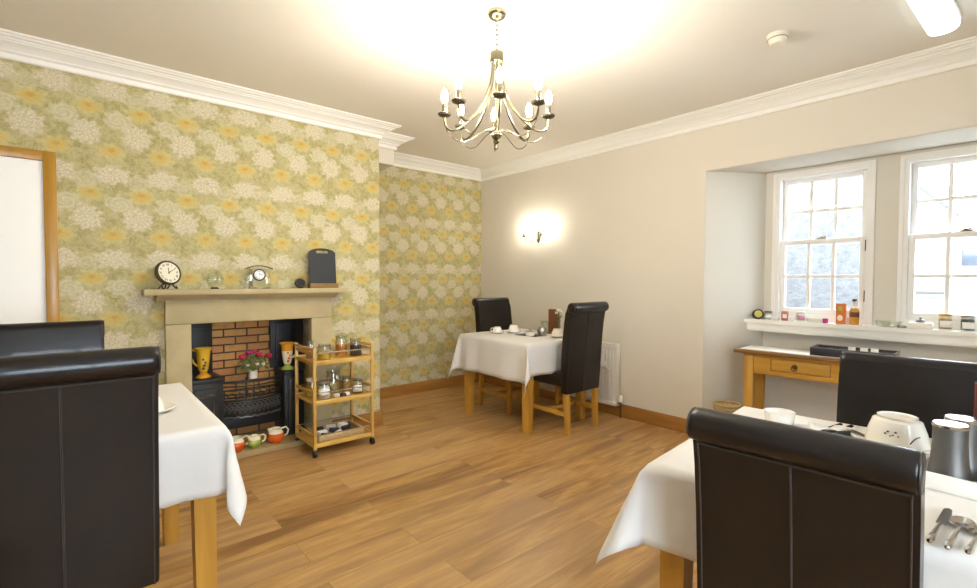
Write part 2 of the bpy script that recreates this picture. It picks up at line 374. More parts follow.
def sash_window(n, x0, x1):
    o = bpy.data.objects.new('window_%d' % n, None); COL.objects.link(o); o['kind'] = 'structure'
    fr = MB()
    def ring(a0, a1, c0, c1, w_, y0, y1):
        o_ = [(a0, c0), (a1, c0), (a1, c1), (a0, c1)]; i_ = [(a0+w_, c0+w_), (a1-w_, c0+w_), (a1-w_, c1-w_), (a0+w_, c1-w_)]
        v = {}
        for y in (y0, y1):
            for n_, L_ in (('o', o_), ('i', i_)):
                for q, p in enumerate(L_): v[n_, q, y] = fr.bm.verts.new((p[0], y, p[1]))
        for q in range(4):
            r = (q+1) % 4
            fr.bm.faces.new([v['o', q, y0], v['o', r, y0], v['i', r, y0], v['i', q, y0]]); fr.bm.faces.new([v['o', q, y1], v['i', q, y1], v['i', r, y1], v['o', r, y1]])
            fr.bm.faces.new([v['o', q, y0], v['o', q, y1], v['o', r, y1], v['o', r, y0]]); fr.bm.faces.new([v['i', q, y0], v['i', r, y0], v['i', r, y1], v['i', q, y1]])
    ring(x0-.020, x1+.020, WZ0-.02, WZ1+.020, .024, BY-.014, BY+.004)
    ring(x0+.001, x1-.001, WZ0+.001, WZ1-.001, .029, BY-.004, BY+.125)
    fr.build('window_frame', M['wwhite'], o)
    xa, xb = x0+.03, x1-.03; zm = 1.565
    for nm, z0, z1, y, bot in (('upper_sash', zm-.02, WZ1-.03, BY+.075, .036), ('lower_sash', WZ0+.02, zm+.02, BY+.035, .06)):
        s = MB(); st = .036
        s.box(xa, xa+st, y-.018, y+.018, z0, z1, .004); s.box(xb-st, xb, y-.018, y+.018, z0, z1, .004)
        s.box(xa, xb, y-.0178, y+.0178, z1-.036, z1, .004); s.box(xa, xb, y-.0178, y+.0178, z0, z0+bot, .004)
        wi = (xb-xa-2*st)/3
        for k in (1, 2): s.box(xa+st+wi*k-.012, xa+st+wi*k+.012, y-.014, y+.014, z0+.02, z1-.02, .004)
        zz = (z0+bot+z1-.036)/2; s.box(xa+.02, xb-.02, y-.0138, y+.0138, zz-.012, zz+.012, .004)
        so = s.build(nm, M['wwhite'], o)
        MB().box(xa+.02, xb-.02, y-.002, y+.002, z0+.02, z1-.02).build('pane', M['pane'], so)
    la = MB(); xm = (x0+x1)/2; la.box(xm-.03, xm+.03, BY+.02, BY+.045, zm+.02, zm+.03, .003); la.lathe([(0, 0), (.012, 0), (.014, .008), (0, .014)], 12, (xm, BY+.03, zm+.03)); la.box(xm, xm+.03, BY+.026, BY+.034, zm+.034, zm+.042, .002)
    la.build('sash_lock', M['nickel'], o)
    b = MB()
    for zz in (1.52, 1.16): b.box(x1-.031, x1-.025, BY-.016, BY-.011, zz-.04, zz+.04, .001)
    b.build('sash_stop', M['brassd'], o)
for i, (a, b) in enumerate(WN): sash_window(i+1, a, b)

# window board
w = MB(); w.prism([(-1.64, 4.05), (-1.60, 4.125), (.20, 4.125), (.20, BY), (BXA-.01, BY), (-1.575, 4.135)][1:], .928, .957, 'z')
w.box(-1.575, .18, 4.145, BY+.002, .87, .93, .003); w.box(-1.56, .16, 4.155, BY, .862, .872)
struct('trim_3', w, M['white'])

# cornice swept round the room
path = [(XL, YF), (XL, YCH), (-4.01, YCH), (-4.01, 2.30), (XC, 2.30), (XC, YB), (XR, YB)]
prof = [(0, -.112), (.014, -.112), (.018, -.106), (.018, -.082), (.026, -.078), (.034, -.074), (.036, -.068), (.050, -.054), (.072, -.042), (.084, -.038), (.086, -.032), (.098, -.031), (.102, -.024), (.120, -.020), (.126, -.012), (.140, -.010), (.142, 0), (0, 0)]
def offset_path(path, d):
    out = []; n = len(path)
    for i, p in enumerate(path):
        p = Vector(p); ns = []
        if i > 0: t = (p-Vector(path[i-1])).normalized(); ns.append(Vector((t.y, -t.x)))
        if i < n-1: t = (Vector(path[i+1])-p).normalized(); ns.append(Vector((t.y, -t.x)))
        if len(ns) == 1: q = p+ns[0]*d
        else: q = p+(ns[0]+ns[1])*d/(1+ns[0].dot(ns[1]))
        out.append(q)
    return out
def sweep(path, prof, zc):
    mb = MB(); rows = []
    for d, z in prof: rows.append([mb.bm.verts.new((q.x, q.y, zc+z)) for q in offset_path(path, d)])
    k = len(rows)
    for a in range(k):
        A, B = rows[a], rows[(a+1) % k]
        for i in range(len(path)-1): mb.bm.faces.new([A[i], A[i+1], B[i+1], B[i]])
    mb.bm.faces.new([r[0] for r in rows]); mb.bm.faces.new([r[-1] for r in rows][::-1])
    return mb
struct('trim_1', sweep(path, prof, ZC), M['white'], angle=25)
struct('trim_2', MB().box(XC-.01, -4.01, YCH-.01, 2.30, 2.337, ZC), M['cream'])
# baseboards
bp = [(0, .118), (.010, .118), (.016, .105), (.018, .095), (.018, 0), (0, 0)]
struct('baseboard_left', sweep([(XL, 1.568), (XL, YCH), (XC+.02, YCH)], bp, 0), M['base_y'])
struct('baseboard_alcove', sweep([(XC, YCH+.02), (XC, YB)], bp, 0), M['base_y'])
struct('baseboard_back', sweep([(XC, YB), (RXA, YB)], bp, 0), M['base_x'])
# door
d = bpy.data.objects.new('door_1', None); COL.objects.link(d); d['kind'] = 'structure'
f = MB(); f.box(XL, XL+.03, -.116, -.059, 0, 1.998, .004); f.box(XL, XL+.03, -1.02, -.963, 0, 1.998, .004); f.box(XL, XL+.029, -1.02, -.059, 1.941, 1.998, .004); f.build('door_frame', M['door_oak'], d)
MB().box(XL, XL+.012, -.963, -.116, .01, 1.941, .002).build('door_leaf', mat('door_white', (.88, .87, .83), .5), d)

# ------------------------------------------------------------------ outside
M['render'] = mat('pebbledash', (.10, .10, .103), .9, var=.7, scale=14, bump=.9, bscale=26)
M['wwall'] = mat('whitewashed_wall', (.30, .30, .29), .9, var=.03)
M['rtile'] = brick_mat('roof_tiles', (.13, .055, .04), (.15, .075, .055), (.05, .025, .02), .18, .25, .02)
o = tag(MB().box(-6.5, -1.06, 6.0, 6.3, 0, 2.85, .02).build('boundary_wall', M['render']), 'grey pebbledash wall filling the view of the left window', 'wall')
t = thing('house', 'white house with gable wall seen through the right window', 'house', (-1.2, 12, 0))
hw = MB(); hw.prism([(-2.2, 0), (.05, 0), (.05, 2.58), (-.35, 2.98), (-2.2, 3.3)], 0, 4, 'y'); hw.build('wall', M['wwall'], t)
MB().prism([(.02, 2.58), (-.36, 2.99), (-2.25, 3.32), (-2.25, 3.38), (-.33, 3.05), (.06, 2.62)], -.1, 4.1, 'y').build('roof', mat('slate_roof', (.05, .048, .05), .7), t)
gd = MB(); gd.box(-.33, .02, -.03, .02, 0, .98, .01); gd.build('door', mat('garage_door', (.075, .08, .09), .6), t)
MB().box(-.40, .08, -.08, .02, 1.03, 1.09, .01).build('lintel', mat('lintel_brown', (.06, .05, .04), .7), t)
t = thing('outbuilding', 'low white outbuilding with red tiled roof beyond right window', 'outbuilding', (.0, 12, 0))
MB().box(-1.145, 4, .4, 4, 0, 2.12).build('wall', M['wwall'], t)
MB().prism([(.3, 2.08), (.3, 2.14), (3, 3.5), (3, 3.44)], -1.10, 4.1, 'x').build('roof', M['rtile'], t)
MB().box(-.98, -.55, .36, .41, 1.55, 1.85, .01).build('window', mat('dark_window', (.06, .07, .085), .2), t)
struct('ground', MB().box(-12, 12, 4.5, 30, -.3, -.02), mat('yard_paving', (.25, .25, .24), .9, var=.1))

# ------------------------------------------------------------------ fireplace
t = thing('fireplace_surround', 'sandstone fireplace surround with deep moulded mantel shelf', 'fireplace', (XL, 1.007, 0))
s = MB(); s.box(0, .06, -.411, .411-.411+.0, 0, 0) if False else s
a0, a1 = -.555, .556
MB().box(-.03, .06, a0, -.411, 0, .966, .004).build('jamb', M['stone'], t); MB().box(-.03, .06, .396, a1, 0, .966, .004).build('jamb', M['stone'], t)
MB().box(-.03, .061, a0, a1, .968, 1.122, .004).build('lintel', M['stone'], t)
s = MB(); s.prism([(0, 1.122), (.07, 1.122), (.075, 1.130), (.09, 1.135), (.115, 1.152), (.13, 1.166), (0, 1.166)], a0-.05, a1+.03, 'y'); s.box(0, .18, -.677, .645, 1.164, 1.200, .004); s.build('mantel_shelf', M['stone'], t)
MB().box(-.36, .105, -.52, .54, 0, .04, .004).build('hearth', mat('hearth_stone', (.40, .29, .13), .6, var=.15), t)
w = MB(); w.box(-4.24, -4.12, .596, 1.403, 0, 1.0); struct('trim_4', w, M['brick'])
# range
t = thing('kitchen_range', 'black cast iron range with hobs and bowed grate in the fireplace', 'fireplace range', (-3.80, 1.0, .04))
def iron_block(y0, y1, top, nm):
    b = MB(); b.box(-.30, -.05, y0, y1, 0, top-.03, .004); b.box(-.30, -.035, y0-.004 if y0 > 0 else y0, y1+.004 if y1 < 0 else y1, top-.03, top, .006); return b.build(nm, M['iron'], t)
lb = iron_block(-.398, -.19, .52, 'oven'); rb = iron_block(.235, .385, .51, 'boiler')
for ob, yc, wd in ((lb, -.30, .075), (rb, .31, .05)):
    q = MB(); q.box(-.055, -.035, yc-wd, yc+wd, .05, .45, .006); dd = q.build('oven_door', M['iron'], ob)
q = MB()
for k in range(5): q.tube([(-.03, -.36+.025*k+.012*math.cos(a), .40+.010*math.sin(a*2)) for a in [i*PI/5 for i in range(11)]], .0045, 6)
for sg in (-1, 1): q.tube([(-.03, -.30+sg*.045, .36), (-.03, -.30+sg*.045, .12)], .004, 6)
q.build('scroll_ornament', M['steelmat'], lb)
q = MB(); q.box(-.30, -.27, -.398, -.215, .52, .92, .004); q.box(-.30, -.02, -.398, -.385, .52, .92); q.box(-.275, -.26, -.36, -.25, .58, .86, .006)
q.build('back_plate', M['iron'], t)
q = MB(); q.box(-.30, -.27, .20, .385, .51, .92, .004); q.box(-.30, -.02, .372, .385, .51, .92); q.box(-.275, -.255, .235, .35, .57, .86, .006)
q.tube([(-.24, .29+.04*math.cos(a), .70+.03*math.sin(a)) for a in [i*2*PI/14 for i in range(14)]], .006, 6, closed=True)
q.build('back_plate', M['iron'], t)
def bow(y, base=-.155, b=.085): return base+b*(1-((y-.02)/.225)**2)
def bowpts(z, n=15): return [(bow(-.195+.43*i/n), -.195+.43*i/n, z) for i in range(n+1)]
q = MB(); q.tube(bowpts(.462), .009, 6)
for z in (.43, .40, .37, .345): q.tube(bowpts(z), .0055, 6)
q.tube(bowpts(.325), .008, 6); q.tube(bowpts(.195), .008, 6)
for i in range(7):
    y = -.19+.42*i/6; q.tube([(bow(y), y, .195), (bow(y), y, .462)], .004, 5) if i in (0, 3, 6) else None
q.tube([(-.30, .02, .16), (-.30+.02, .02, .46)], .006, 6)
pts = bowpts(.26, 24)
for a, b in zip(pts, pts[1:]):
    m = 1
    q.bm.faces.new([q.bm.verts.new((a[0]-.006, a[1], .20)), q.bm.verts.new((b[0]-.006, b[1], .20)), q.bm.verts.new((b[0]-.006, b[1], .32)), q.bm.verts.new((a[0]-.006, a[1], .32))])
for z in (.19, .34):
    for k in range(9): q.tube([(-.30, -.18+.05*k, z), (bow(-.18+.05*k)-.004, -.18+.05*k, z)], .005, 5)
gr = q.build('grate', M['iron'], t)
q = MB()
for i in range(13):
    yc = -.175+.39*i/12
    for sg in (-1, 1):
        q.tube([(bow(yc)+.004, yc+sg*.018*(1-k/9)*math.cos(k*.85), .262+sg*.012+.034*(1-k/12)*math.sin(k*.85)) for k in range(9)], [.0055*(1-k/14) for k in range(9)], 6)
q.tube(bowpts(.312, 20), .004, 5); q.tube([(p[0]+.004, p[1], .205-.012*math.sin(i*PI/2.5)**2) for i, p in enumerate(bowpts(.2, 20))], .006, 5)
q.build('scroll_band', M['steelmat'], gr)
q = MB(); q.box(-.31, -.16, -.19, .235, .10, .185, .004); q.build('ash_plate', M['iron'], t)

# jugs & vases
def arc(c, r0, a0, a1, n, plane='yz', sq=1.):
    out = []
    for i in range(n+1):
        a = a0+(a1-a0)*i/n; u, v = r0*math.cos(a), r0*sq*math.sin(a)
        out.append((c[0], c[1]+u, c[2]+v) if plane == 'yz' else (c[0]+u, c[1], c[2]+v))
    return out
def tall_jug(loc, label, side, bm_, tm_, fm_):
    t = thing('jug_vase', label, 'vase', loc, 0, 'painted jug vases on the range')
    k = MB(); k.lathe([(0, 0), (.047, 0), (.05, .006), (.045, .014), (.024, .03), (.022, .038), (.026, .045)], 20); k.build('foot', fm_, t)
    k = MB(); k.lathe([(.024, .043), (.032, .06), (.038, .10), (.043, .15)], 20); k.build('body', bm_, t)
    k = MB(); k.lathe([(.043, .15), (.046, .185), (.058, .208), (.062, .213), (.057, .213), (.042, .19), (.038, .15), (.03, .08), (0, .06)], 20); k.build('rim', tm_, t)
    k = MB(); k.tube([(0, side*.045, .195), (0, side*.068, .205), (0, side*.08, .185), (0, side*.076, .15), (0, side*.06, .11), (0, side*.036, .085)], .0065, 8); k.build('handle', M['yellow'] if side < 0 else M['cream_gl'], t)
    k = MB()
    for i in range(4): k.sphere((.036+.002*(i % 2), .006*(i % 3)-.006, .07+.022*i), .010, 8, (.5, 1, 1))
    k.build('painted_flowers', M['brassd'] if side < 0 else M['orange'], t)
    return t
tall_jug((-3.93, .70, .56), 'yellow jug vase with black flower pattern on left hob', -1, M['yellow'], M['yellow'], M['ochre'])
tall_jug((-3.93, 1.285, .55), 'orange rimmed jug vase with green foot on right hob', 1, M['cream_gl'], M['ochre'], M['green'])
def small_jug(loc, label, rz, h, r, body, neck, k_=1.):
    t = thing('cream_jug', label, 'jug', loc, rz, 'small jugs on the hearth')
    k = MB(); k.lathe([(0, 0), (r*.55, 0), (r*.62, .004), (r*.9, h*.22), (r, h*.42), (r*.98, h*.56), (r*.86, h*.70)], 22); k.build('body', body, t)
    k = MB(); k.lathe([(r*.86, h*.70), (r*.72, h*.84), (r*.74, h*.95), (r*.70, h), (r*.66, h*.95), (r*.64, h*.8), (r*.8, h*.5), (0, h*.3)], 22)
    k.prism([(-r*.25, h*.9), (0, h*.72), (r*.25, h*.9), (r*.2, h*1.03), (-r*.2, h*1.03)], -r*1.02, -r*.6, 'y') if False else k.lathe([(.001, h*.72), (r*.2, h*.86), (r*.3, h*1.05), (r*.25, h*1.05), (.001, h*.8)], 12, (0, -r*.66, 0)); k.build('neck', neck, t)
    k = MB(); k.tube([(0, r*.68, h*.93), (0, r*1.2, h*.98), (0, r*1.5, h*.75), (0, r*1.35, h*.45), (0, r*.92, h*.33)], r*.11, 8); k.build('handle', neck, t)
    return t
small_jug((-3.755, 1.137, .04), 'largest orange jug with cream neck, right end of hearth row', R(0), .105, .062, M['orange'], M['cream_gl'])
small_jug((-3.745, .985, .04), 'green and cream jug in the middle of the hearth row', R(0), .085, .052, M['green'], M['cream_gl'])
small_jug((-3.735, .865, .04), 'orange jug half hidden by tablecloth, left of green jug', R(0), .10, .058, M['orange'], M['cream_gl'])

t = thing('rose_bouquet', 'bunch of red roses in white vase on the grate', 'flowers', (-3.945, 1.035, .507))
MB().lathe([(0, 0), (.026, 0), (.03, .004), (.030, .045), (.034, .062), (.031, .062), (.026, .04), (0, .02)], 18).build('vase', M['china'], t)
k = MB()
for i in range(230):
    a = random.uniform(0, 2*PI); b = random.uniform(-.45, 1.5); rr = random.uniform(.05, .125)
    p = Vector((rr*.7*math.cos(a)*math.cos(b), rr*math.sin(a)*math.cos(b), .108+rr*.80*math.sin(b)))
    d = Vector((random.uniform(-1, 1), random.uniform(-1, 1), random.uniform(-.2, 1))).normalized()*random.uniform(.018, .03); w_ = d.cross(Vector((random.random(), random.random(), .3))).normalized()*.009
    k.bm.faces.new([k.bm.verts.new(q) for q in (p-d*.5, p-w_, p+d*.7, p+w_)])
for i in range(14):
    a = i*2*PI/14; k.tube([(0, 0, .05), (.03*math.cos(a), .045*math.sin(a), .11), (.055*math.cos(a), .09*math.sin(a), .15)], .002, 5)
k.build('foliage', M['leaf'], t)
def rose(par, p, r, m, nm='rose'):
    k = MB()
    for j in range(3):
        rr = r*(1-.27*j); k.lathe([(rr*.15, -rr*.75), (rr*.75, -rr*.45), (rr, .1*rr), (rr*.88, rr*.62), (rr*.70, rr*.62), (rr*.78, .1*rr)], 10, (p[0], p[1], p[2]+r*.14*j))
    k.sphere((p[0], p[1], p[2]+r*.3), r*.42, 8); return k.build(nm, m, par)
for p, m in (((.035, -.083, .175), 'rose'), ((.0, -.025, .195), 'rose2'), ((.03, .035, .182), 'rose'), ((.03, .105, .168), 'rose'), ((-.03, .015, .20), 'rose2')): rose(t, p, .027, M[m])
for p in ((.065, -.055, .115), (.07, .01, .118), (.05, .06, .11)): rose(t, p, .014, M['whitefl'], 'white_flower')

# ------------------------------------------------------------------ mantel things
def text_mesh(items, size):
    mb = bmesh.new()
    for txt, mtx in items:
        cu = bpy.data.curves.new('numeral', 'FONT'); cu.body = txt; cu.size = size; cu.align_x = 'CENTER'; cu.align_y = 'CENTER'; cu.extrude = .0006
        ob = bpy.data.objects.new('numeral', cu); COL.objects.link(ob)
        dg = bpy.context.evaluated_depsgraph_get(); me = bpy.data.meshes.new_from_object(ob.evaluated_get(dg))
        me.transform(mtx); mb.from_mesh(me); bpy.data.meshes.remove(me); bpy.data.objects.remove(ob); bpy.data.curves.remove(cu)
    return mb
ROM = ['XII', 'I', 'II', 'III', 'IIII', 'V', 'VI', 'VII', 'VIII', 'IX', 'X', 'XI']
MZ = 1.20
t = thing('table_clock', 'round white clock with roman numerals on dark scrolled stand', 'clock', (-3.68, .468, MZ), R(33), None, 1.10)
TX = Matrix.Translation((0, 0, .098)) @ Matrix.Rotation(R(-14), 4, 'Y') @ Matrix.Rotation(R(-8), 4, 'Z')
RX = TX @ Matrix.Rotation(R(90), 4, 'Y')          # local z -> +x (room side)
k = MB(); k.T = RX; k.lathe([(0, -.016), (.066, -.016), (.072, -.010), (.072, .004), (.066, .010), (.062, .010), (.062, .002), (0, .002)], 32); k.build('case', M['brassd'], t)
k = MB(); k.T = RX; k.lathe([(.0, .002), (.0615, .002), (.0615, .004), (0, .004)], 32); k.build('dial', mat('clock_dial', (.80, .75, .58), .5), t)
# dial plane axes: text x -> world +y, text y -> world +z
DIAL = TX @ Matrix(((0, 0, 1, 0), (1, 0, 0, 0), (0, 1, 0, 0), (0, 0, 0, 1)))
items = []
for i, rn in enumerate(ROM):
    a = i*PI/6; items.append((rn, DIAL @ Matrix.Translation((.047*math.sin(a), .047*math.cos(a), .005)) @ Matrix.Rotation(-a, 4, 'Z')))
k = MB(); k.bm.free(); k.bm = text_mesh(items, .017); k.build('numerals', M['black'], t)
k = MB(); k.T = DIAL
k.prism([(-.002, -.008), (.002, -.008), (.0015, .030), (-.0015, .030)], .0055, .0065, 'z'); k.T = DIAL @ Matrix.Rotation(R(-62), 4, 'Z'); k.prism([(-.002, -.008), (.002, -.008), (.001, .044), (-.001, .044)], .0065, .0075, 'z'); k.build('clock_hands', M['black'], t)
k = MB()
for sg in (-1, 1):
    k.tube([(.0, sg*.02, .036), (.008, sg*.026, .02), (.012, sg*.034, .008), (.010, sg*.044, .005), (.006, sg*.048, .012), (.008, sg*.042, .017)], .0045, 6); k.tube([(-.01, sg*.02, .036), (-.045, sg*.03, .004)], .004, 6)
k.tube([(0, -.03, .034), (0, .03, .034)], .005, 6); k.build('stand', M['brassd'], t)

t = thing('glass_globe', 'clear round glass ornament on small dark foot, mantel left', 'ornament', (-3.68, .731, MZ))
k = MB(); k.lathe([(.018, .010), (.045, .035), (.054, .062), (.046, .092), (.028, .112), (.0, .12)], 24); k.lathe([(.052, .07), (.052, .074), (.0, .072)], 24); k.build('globe', M['glass'], t)
MB().lathe([(0, 0), (.024, 0), (.026, .005), (.02, .012), (0, .012)], 18).build('foot', M['brassd'], t)

t = thing('mantel_clock', 'small glass mantel clock with arched top and round dial', 'clock', (-3.68, 1.013, MZ))
k = MB(); k.box(-.018, -.010, -.062, .062, 0, .14, .003); k.box(-.018, .02, -.075, -.066, 0, .142, .002); k.box(-.018, .02, .066, .075, 0, .142, .002); k.build('glass_case', M['glass'], t)
MB().box(-.02, .022, -.07, .07, 0, .008, .002).build('foot', M['nickel'], t)
k = MB(); n = 12; tp = [(-.09+.18*i/n, .166-.022*((-.09+.18*i/n)/.09)**2) for i in range(n+1)]; k.prism(tp+[(y, z-.006) for y, z in tp[::-1]], -.02, .024, 'x'); k.build('arched_top', M['brassd'], t)
MB().box(-.009, -.004, -.045, .045, .012, .145, .002).build('back_panel', mat('olive_panel', (.36, .33, .15), .4), t)
k = MB(); k.T = Matrix.Translation((0, 0, .098)) @ Matrix.Rotation(R(90), 4, 'Y'); k.lathe([(0, -.004), (.04, -.004), (.042, .004), (.037, .008), (.034, .005), (0, .005)], 28); k.build('dial_case', M['nickel'], t)
k = MB(); k.T = Matrix.Translation((0, 0, .098)) @ Matrix.Rotation(R(90), 4, 'Y'); k.lathe([(0, .0052), (.0335, .0052), (.0335, .0062), (0, .0062)], 28); k.build('dial', mat('dial_white', (.80, .80, .82), .4), t)
k = MB(); k.bm.free(); D2 = Matrix.Translation((0, 0, .098)) @ Matrix(((0, 0, 1, 0), (1, 0, 0, 0), (0, 1, 0, 0), (0, 0, 0, 1)))
k.bm = text_mesh([(r_, D2 @ Matrix.Translation((.026*math.sin(i*PI/6), .026*math.cos(i*PI/6), .0068)) @ Matrix.Rotation(-i*PI/6, 4, 'Z')) for i, r_ in enumerate(ROM)], .0095); k.T = D2
k.prism([(-.0015, 0), (.0015, 0), (.001, .016), (-.001, .016)], .007, .008, 'z'); k.prism([(0, -.001), (.022, .004), (.022, .006), (0, .002)], .008, .009, 'z'); k.build('numerals', M['black'], t)

t = thing('speaker', 'small black round puck leaning beside the blackboard', 'speaker', (-3.68, 1.302, MZ), 0)
k = MB(); k.T = Matrix.Translation((0, 0, .036)) @ Matrix.Rotation(R(58), 4, 'Y'); k.lathe([(0, -.014), (.032, -.014), (.040, -.006), (.041, .008), (.037, .014), (0, .014)], 28); k.build('body', M['black'], t)
k = MB(); k.T = Matrix.Translation((0, 0, .036)) @ Matrix.Rotation(R(58), 4, 'Y'); k.tube([(.036*math.cos(a), .036*math.sin(a), .0145) for a in [i*2*PI/24 for i in range(24)]], .0022, 6, closed=True); k.build('ring', M['steelmat'], t)

t = thing('blackboard', 'black tabletop board with slot handle in wooden base', 'blackboard', (-3.68, 1.481, MZ))
n = 14; hw_ = .105
outer = [(-hw_, .03), (hw_, .03), (hw_, .275)]+[(hw_*.97*math.cos(a), .275+.035*math.sin(a)) for a in [PI*.06+PI*.88*i/n for i in range(n+1)]]+[(-hw_, .275)]
def slot_pts(n=8): return [(.038+.011*math.cos(a), .281+.011*math.sin(a)) for a in [-PI/2+PI*i/n for i in range(n+1)]]+[(-.038+.011*math.cos(a), .281+.011*math.sin(a)) for a in [PI/2+PI*i/n for i in range(n+1)]]
bm = bmesh.new(); lo = [bm.verts.new((0, y, z)) for y, z in outer]; ls = [bm.verts.new((0, y, z)) for y, z in slot_pts()]
es = [bm.edges.new((v[i], v[(i+1) % len(v)])) for v in (lo, ls) for i in range(len(v))]
bmesh.ops.triangle_fill(bm, edges=es, use_beauty=True)
ext = bmesh.ops.extrude_face_region(bm, geom=bm.faces[:]); bmesh.ops.translate(bm, vec=(.008, 0, 0), verts=[v for v in ext['geom'] if isinstance(v, bmesh.types.BMVert)])
k = MB(); k.bm.free(); k.bm = bm; bo = k.build('board', M['slate'], t); bo.rotation_euler = (0, R(-5), 0)
MB().box(-.025, .03, -.112, .112, 0, .036, .003).build('base', mat('board_base', (.23, .125, .03), .5, var=.2, scale=30), t)

# ------------------------------------------------------------------ trolley
t = thing('drinks_trolley', 'bamboo three tier trolley on black castors beside the fireplace', 'trolley', (-3.525, 1.50, 0))
px_, py_ = .178, .222
for sx in (-1, 1):
    for sy in (-1, 1):
        MB().box(sx*px_-.011, sx*px_+.011, sy*py_-.011, sy*py_+.011, .058, .785, .004).build('post', M['bam'], t)
        k = MB(); k.T = Matrix.Translation((sx*px_, sy*py_, .026)) @ Matrix.Rotation(R(90), 4, 'X'); k.lathe([(0, -.014), (.02, -.014), (.026, -.010), (.026, .010), (.02, .014), (0, .014)], 18); c = k.build('castor', M['black'], t)
        MB().tube([(sx*px_, sy*py_, .03), (sx*px_, sy*py_, .062)], .007, 8).build('stem', M['steelmat'], c)
for zt in (.69, .405, .10):
    k = MB(); k.box(-px_+.01, px_-.01, -py_+.01, py_-.01, zt-.022, zt-.010, .002)
    for sx in (-1, 1): k.box(sx*px_-.008, sx*px_+.008, -py_, py_, zt-.032, zt, .003)
    k.build('shelf', M['bamy'], t)
    for sy in (-1, 1):
        for a, b in [(zt-.032, zt-.004), (zt+.038, zt+.062)]+([(zt+.07, zt+.088)] if zt > .6 else []):
            MB().box(-px_, px_, sy*py_-.0075, sy*py_+.0075, a, b, .003).build('end_rail', M['bamx'], t)
    for sx in (-1, 1): MB().tube([(sx*px_, -py_, zt+.052), (sx*px_, py_, zt+.052)], .0045, 8).build('guard_rail', M['steel'], t)

def jar(name, label, cat, loc, r, h, fill=None, fh=.6, lid=None, labelm=None, group=None, neck=.85, seg=20, rz=0., fluted=False):
    t = thing(name, label, cat, loc, rz, group)
    k = MB(); k.lathe([(0, 0), (r*.92, 0), (r, .006), (r, h*.74), (r*neck, h*.84), (r*neck, h*.98), (r*neck*1.03, h), (r*neck*.93, h), (r*neck*.9, h*.86), (r*.94, h*.72), (r*.94, .008), (0, .008)], seg); k.build('glass', M['glass'], t)
    if fill: MB().lathe([(0, .009), (r*.925, .009), (r*.925, h*fh), (r*.6, h*fh+.004), (0, h*fh)], seg).build('contents', fill, t)
    if lid: MB().lathe([(0, h*.93), (r*neck*1.06, h*.93), (r*neck*1.1, h*.95), (r*neck*1.1, h*1.05), (r*neck, h*1.08), (0, h*1.08)], seg).build('lid', lid, t)
    if labelm:
        k = MB(); n = 8; aa = [R(-58)+R(116)*i/n for i in range(n+1)]
        A = [k.bm.verts.new((r*1.012*math.cos(a), r*1.012*math.sin(a), h*.2)) for a in aa]; B = [k.bm.verts.new((r*1.012*math.cos(a), r*1.012*math.sin(a), h*.62)) for a in aa]
        for i in range(n): k.bm.faces.new([A[i], A[i+1], B[i+1], B[i]])
        k.build('label', labelm, t, solid=.0006)
    return t
F = {n: mat('fill_'+n, c, .6, var=.35, scale=45) for n, c in dict(yellow=(.72, .45, .04), orange=(.68, .24, .03), plum=(.055, .035, .05), nuts=(.42, .30, .12), amber=(.55, .26, .03), pink=(.6, .22, .16), white=(.75, .72, .64), dark=(.03, .03, .04), olive=(.25, .22, .08)).items()}
G = 'glass jars on the trolley'; TZ = .69-.010; MZ2 = .405-.010
jar('glass_jar', 'slim lidded jar at left end of trolley top tier', 'jar', (-3.55, 1.325, TZ), .030, .125, F['pink'], .45, M['glass'], None, G)
jar('glass_jar', 'squat jar of yellow cereal at front of trolley top tier', 'jar', (-3.43, 1.385, TZ), .047, .115, F['yellow'], .5, None, None, G, .95)
jar('glass_jar', 'tall jar of orange dried fruit on trolley top tier', 'jar', (-3.50, 1.545, TZ), .045, .155, F['orange'], .62, M['glass'], None, G, .92)
jar('glass_jar', 'dark plum filled jar at right of trolley top tier', 'jar', (-3.44, 1.635, TZ), .045, .14, F['plum'], .62, None, None, G, .95)
tag(MB().lathe([(0, 0), (.018, 0), (.022, .03), (.02, .05), (0, .05)], 12, (-3.55, 1.465, TZ)).build('salt_pot', M['china']), 'little white pot between yellow and orange trolley jars', 'pot')
jar('glass_jar', 'round jar of orange honey at left of middle tier', 'jar', (-3.55, 1.335, MZ2), .042, .125, F['yellow'], .6, M['paperw'], None, G)
jar('glass_jar', 'white labelled jar at front left of middle tier', 'jar', (-3.415, 1.375, MZ2), .045, .125, F['white'], .7, M['pewter'], M['paperw'], G, rz=R(-20))
jar('glass_jar', 'largest clip top jar of nuts at centre of middle tier', 'jar', (-3.55, 1.50, MZ2), .056, .17, F['nuts'], .55, M['glass'], None, G)
jar('glass_jar', 'amber jar behind white label at right of middle tier', 'jar', (-3.53, 1.60, MZ2), .036, .125, F['amber'], .7, None, None, G)
jar('glass_jar', 'preserve jar with big white label at right of middle tier', 'jar', (-3.41, 1.635, MZ2), .040, .115, F['olive'], .85, M['pewter'], M['paperw'], G, rz=R(-30))
for i, (x, y) in enumerate(((-3.42, 1.47), (-3.40, 1.515), (-3.43, 1.555))):
    tag(MB().box(x-.018, x+.018, y-.02, y+.02, MZ2, MZ2+.022, .005).build('sachet', [M['paperw'], F['dark'], M['paperw']][i]), ['pale sachet beside the white labelled jar on middle tier', 'dark sachet between two pale ones on middle tier', 'pale sachet beside the preserve jar on middle tier'][i], 'sachet', 'sachets on the middle tier')
t = thing('wicker_tray', 'shallow wicker tray of sachets on trolley bottom tier', 'tray', (-3.52, 1.50, .09))
MB().box(-.13, .13, -.17, .17, 0, .012, .003).build('base', M['wick'], t)
